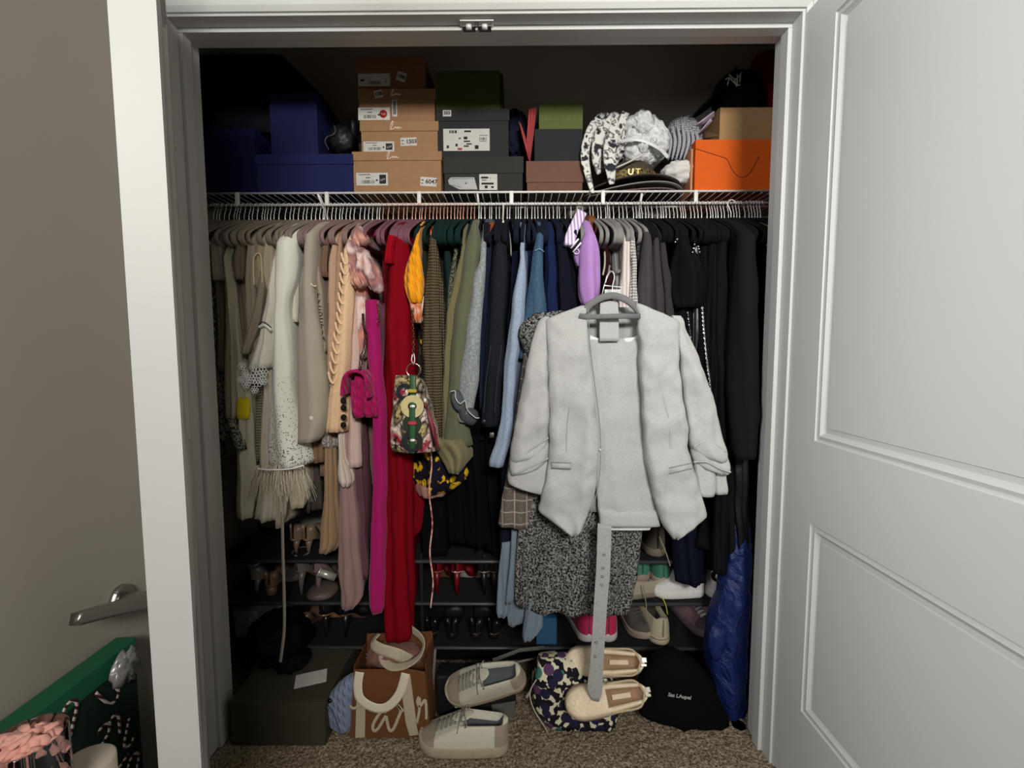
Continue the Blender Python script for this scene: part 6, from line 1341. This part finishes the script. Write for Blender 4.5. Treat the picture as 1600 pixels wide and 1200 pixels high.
for (px, k, lb, c) in ((1010, 1034, 'leopard print flat under the rack, behind the dust bag', (110, 84, 60)), (1042, 1024, 'white and black patterned trainer under the rack above the dust bag', (120, 116, 112))):
    q = G(px, 1080); sneaker(lb, (P(px, 1040, YR0+.03).x, YR0+.05, .03), (0, 0, R(100)), c, (130, 120, 104), (40, 34, 30), L=.24, laces=False)
# ------------------------------------------------------------------ lower left corner outside the closet
NS_ = empty('side_table', (-.52, .42, 0), label='small white side table below the frame carrying the glass jar', cat='table')
jz = .735
mesh('table_top', box(-.595, -.42, .26, .47, jz-.15-.02, jz-.15, .003), WHITE, NS_, False)
for x in (-.585, -.43):
    for y in (.27, .46): mesh('leg', box(x-.008, x+.008, y-.008, y+.008, 0, jz-.17, .002), WHITE, NS_, False)
gbg = empty('candy_cane_gift_bag', (-.55, .62, 0), label='dark green gift wrap storage bag printed with candy canes, against the open door', cat='gift bag')
GM = hard((12, 34, 24), .6); GR = hard((20, 84, 56), .5)
ga, gb_ = PX(212, 1012, -.565), PX(2, 1135, -.565)
zg = (ga.z+gb_.z)/2; y0_, y1_ = ga.y, .18
mesh('bag_panel', box(-.592, -.565, y1_, y0_, .30, zg, .003), GM, gbg, False)
mesh('green_band', box(-.594, -.5635, y1_, y0_+.001, zg-.028, zg+.001, .002), GR, gbg, False)
CAN = base_mat('candy', col(200, 190, 180), .5); wv = add(CAN, 'ShaderNodeTexWave', Scale=60.); wv.bands_direction = 'DIAGONAL'; CAN.node_tree.links.new(coord(CAN), wv.inputs['Vector'])
CAN.node_tree.links.new(ramp(CAN, wv.outputs['Fac'], [(.45, col(196, 186, 178)), (.55, col(70, 24, 26))], 'CONSTANT'), CAN.node_tree.nodes['Principled BSDF'].inputs['Base Color'])
for (px, py, sc_, rt) in ((118, 1080, 1, 20), (165, 1062, 1, 150), (160, 1128, 1.1, 60), (196, 1118, .9, 200), (215, 1160, 1, 20), (120, 1165, 1, 120), (60, 1130, 1, 80), (178, 1178, 1, 250), (186, 1092, .8, 0)):
    q = PX(px, py+34, -.563); cy = []
    for u, v_ in ((0, -.026), (0, -.008), (0, .006), (.003, .014), (.010, .017), (.017, .012), (.018, .004)):
        a = R(rt); uu, vv = u*sc_, v_*sc_
        cy.append((-.563, q.y-(uu*math.cos(a)-vv*math.sin(a)), q.z+uu*math.sin(a)+vv*math.cos(a)))
    mesh('candy_cane_print', sweep(catmull(cy, 3), .001, 6, flat=(.0045, .001), up=(1, 0, 0)), CAN, gbg)
fo = mesh('foil_scrap', blob(PX(198, 1042, -.552), (.006, .018, .020), .9, 4, 9, 3, True), hard((150, 148, 146), .35, .5)); tag(fo, 'crumpled silver foil scrap at the corner of the gift bag', 'foil')
jc = PX(40, 1160, -.46)
GL = base_mat('glass', (1, 1, 1, 1), .03, 0, .5); GL.node_tree.nodes['Principled BSDF'].inputs['Transmission Weight'].default_value = 1
jar = empty('glass_jar', (jc.x, jc.y, jz-.15), label='clear glass jar heaped with pale pink petals, bottom left corner', cat='jar')
jr = .030; jh = jc.z+.004
mesh('glass_wall', lathe([(jr*.92, jz-.149), (jr, jz-.145), (jr, jh), (jr-.0012, jh+.001), (jr-.0022, jh), (jr-.0022, jz-.143), (.001, jz-.143)], 32, (jc.x, jc.y, 0)), GL, jar)
pt = []
for i in range(280):
    a = rnd.uniform(0, 6.28); q_ = (jr-.006)*rnd.random()**.5; z = jh+.004-.012*q_/jr-.07*rnd.random()**1.6
    pt.append(xf(blob((0, 0, 0), (.0085, .007, .003), .3, 3, i, 1), Matrix.Translation((jc.x+q_*math.cos(a), jc.y+q_*math.sin(a), z)) @ Euler((rnd.uniform(-.9, .9), rnd.uniform(-.9, .9), a)).to_matrix().to_4x4()))
tag(mesh('pink_petals', join(*pt), fab((206, 150, 138)), jar), kind='stuff')
dc = PX(132, 1192, -.46)
dsh = empty('candle', (dc.x, dc.y, jz-.15), label='off-white round candle top right of the glass jar', cat='candle')
mesh('candle_body', lathe([(.024, jz-.15), (.026, jz-.146), (.026, dc.z-.002), (.024, dc.z)], 32, (dc.x, dc.y, 0)), hard((170, 160, 146), .6), dsh)
# ------------------------------------------------------------------ a few wall details
ws = mesh('folded_white_board', box(P(1181, 800, 1.36).x, P(1181, 800, 1.36).x+.02, 1.335, 1.355, .02, P(1181, 722, 1.34).z), WHITE, None, False); tag(ws, 'narrow white board standing behind the right jamb under the black sweatshirt', 'board')

ub = carton('long flat black block added to darken the gap under the shoe rack', 520, 1000, 1030, 1080, 1.60, .12, (12, 12, 13), 1040, .0, name='under_rack_shade')  # added black block that keeps the space below the rack dark
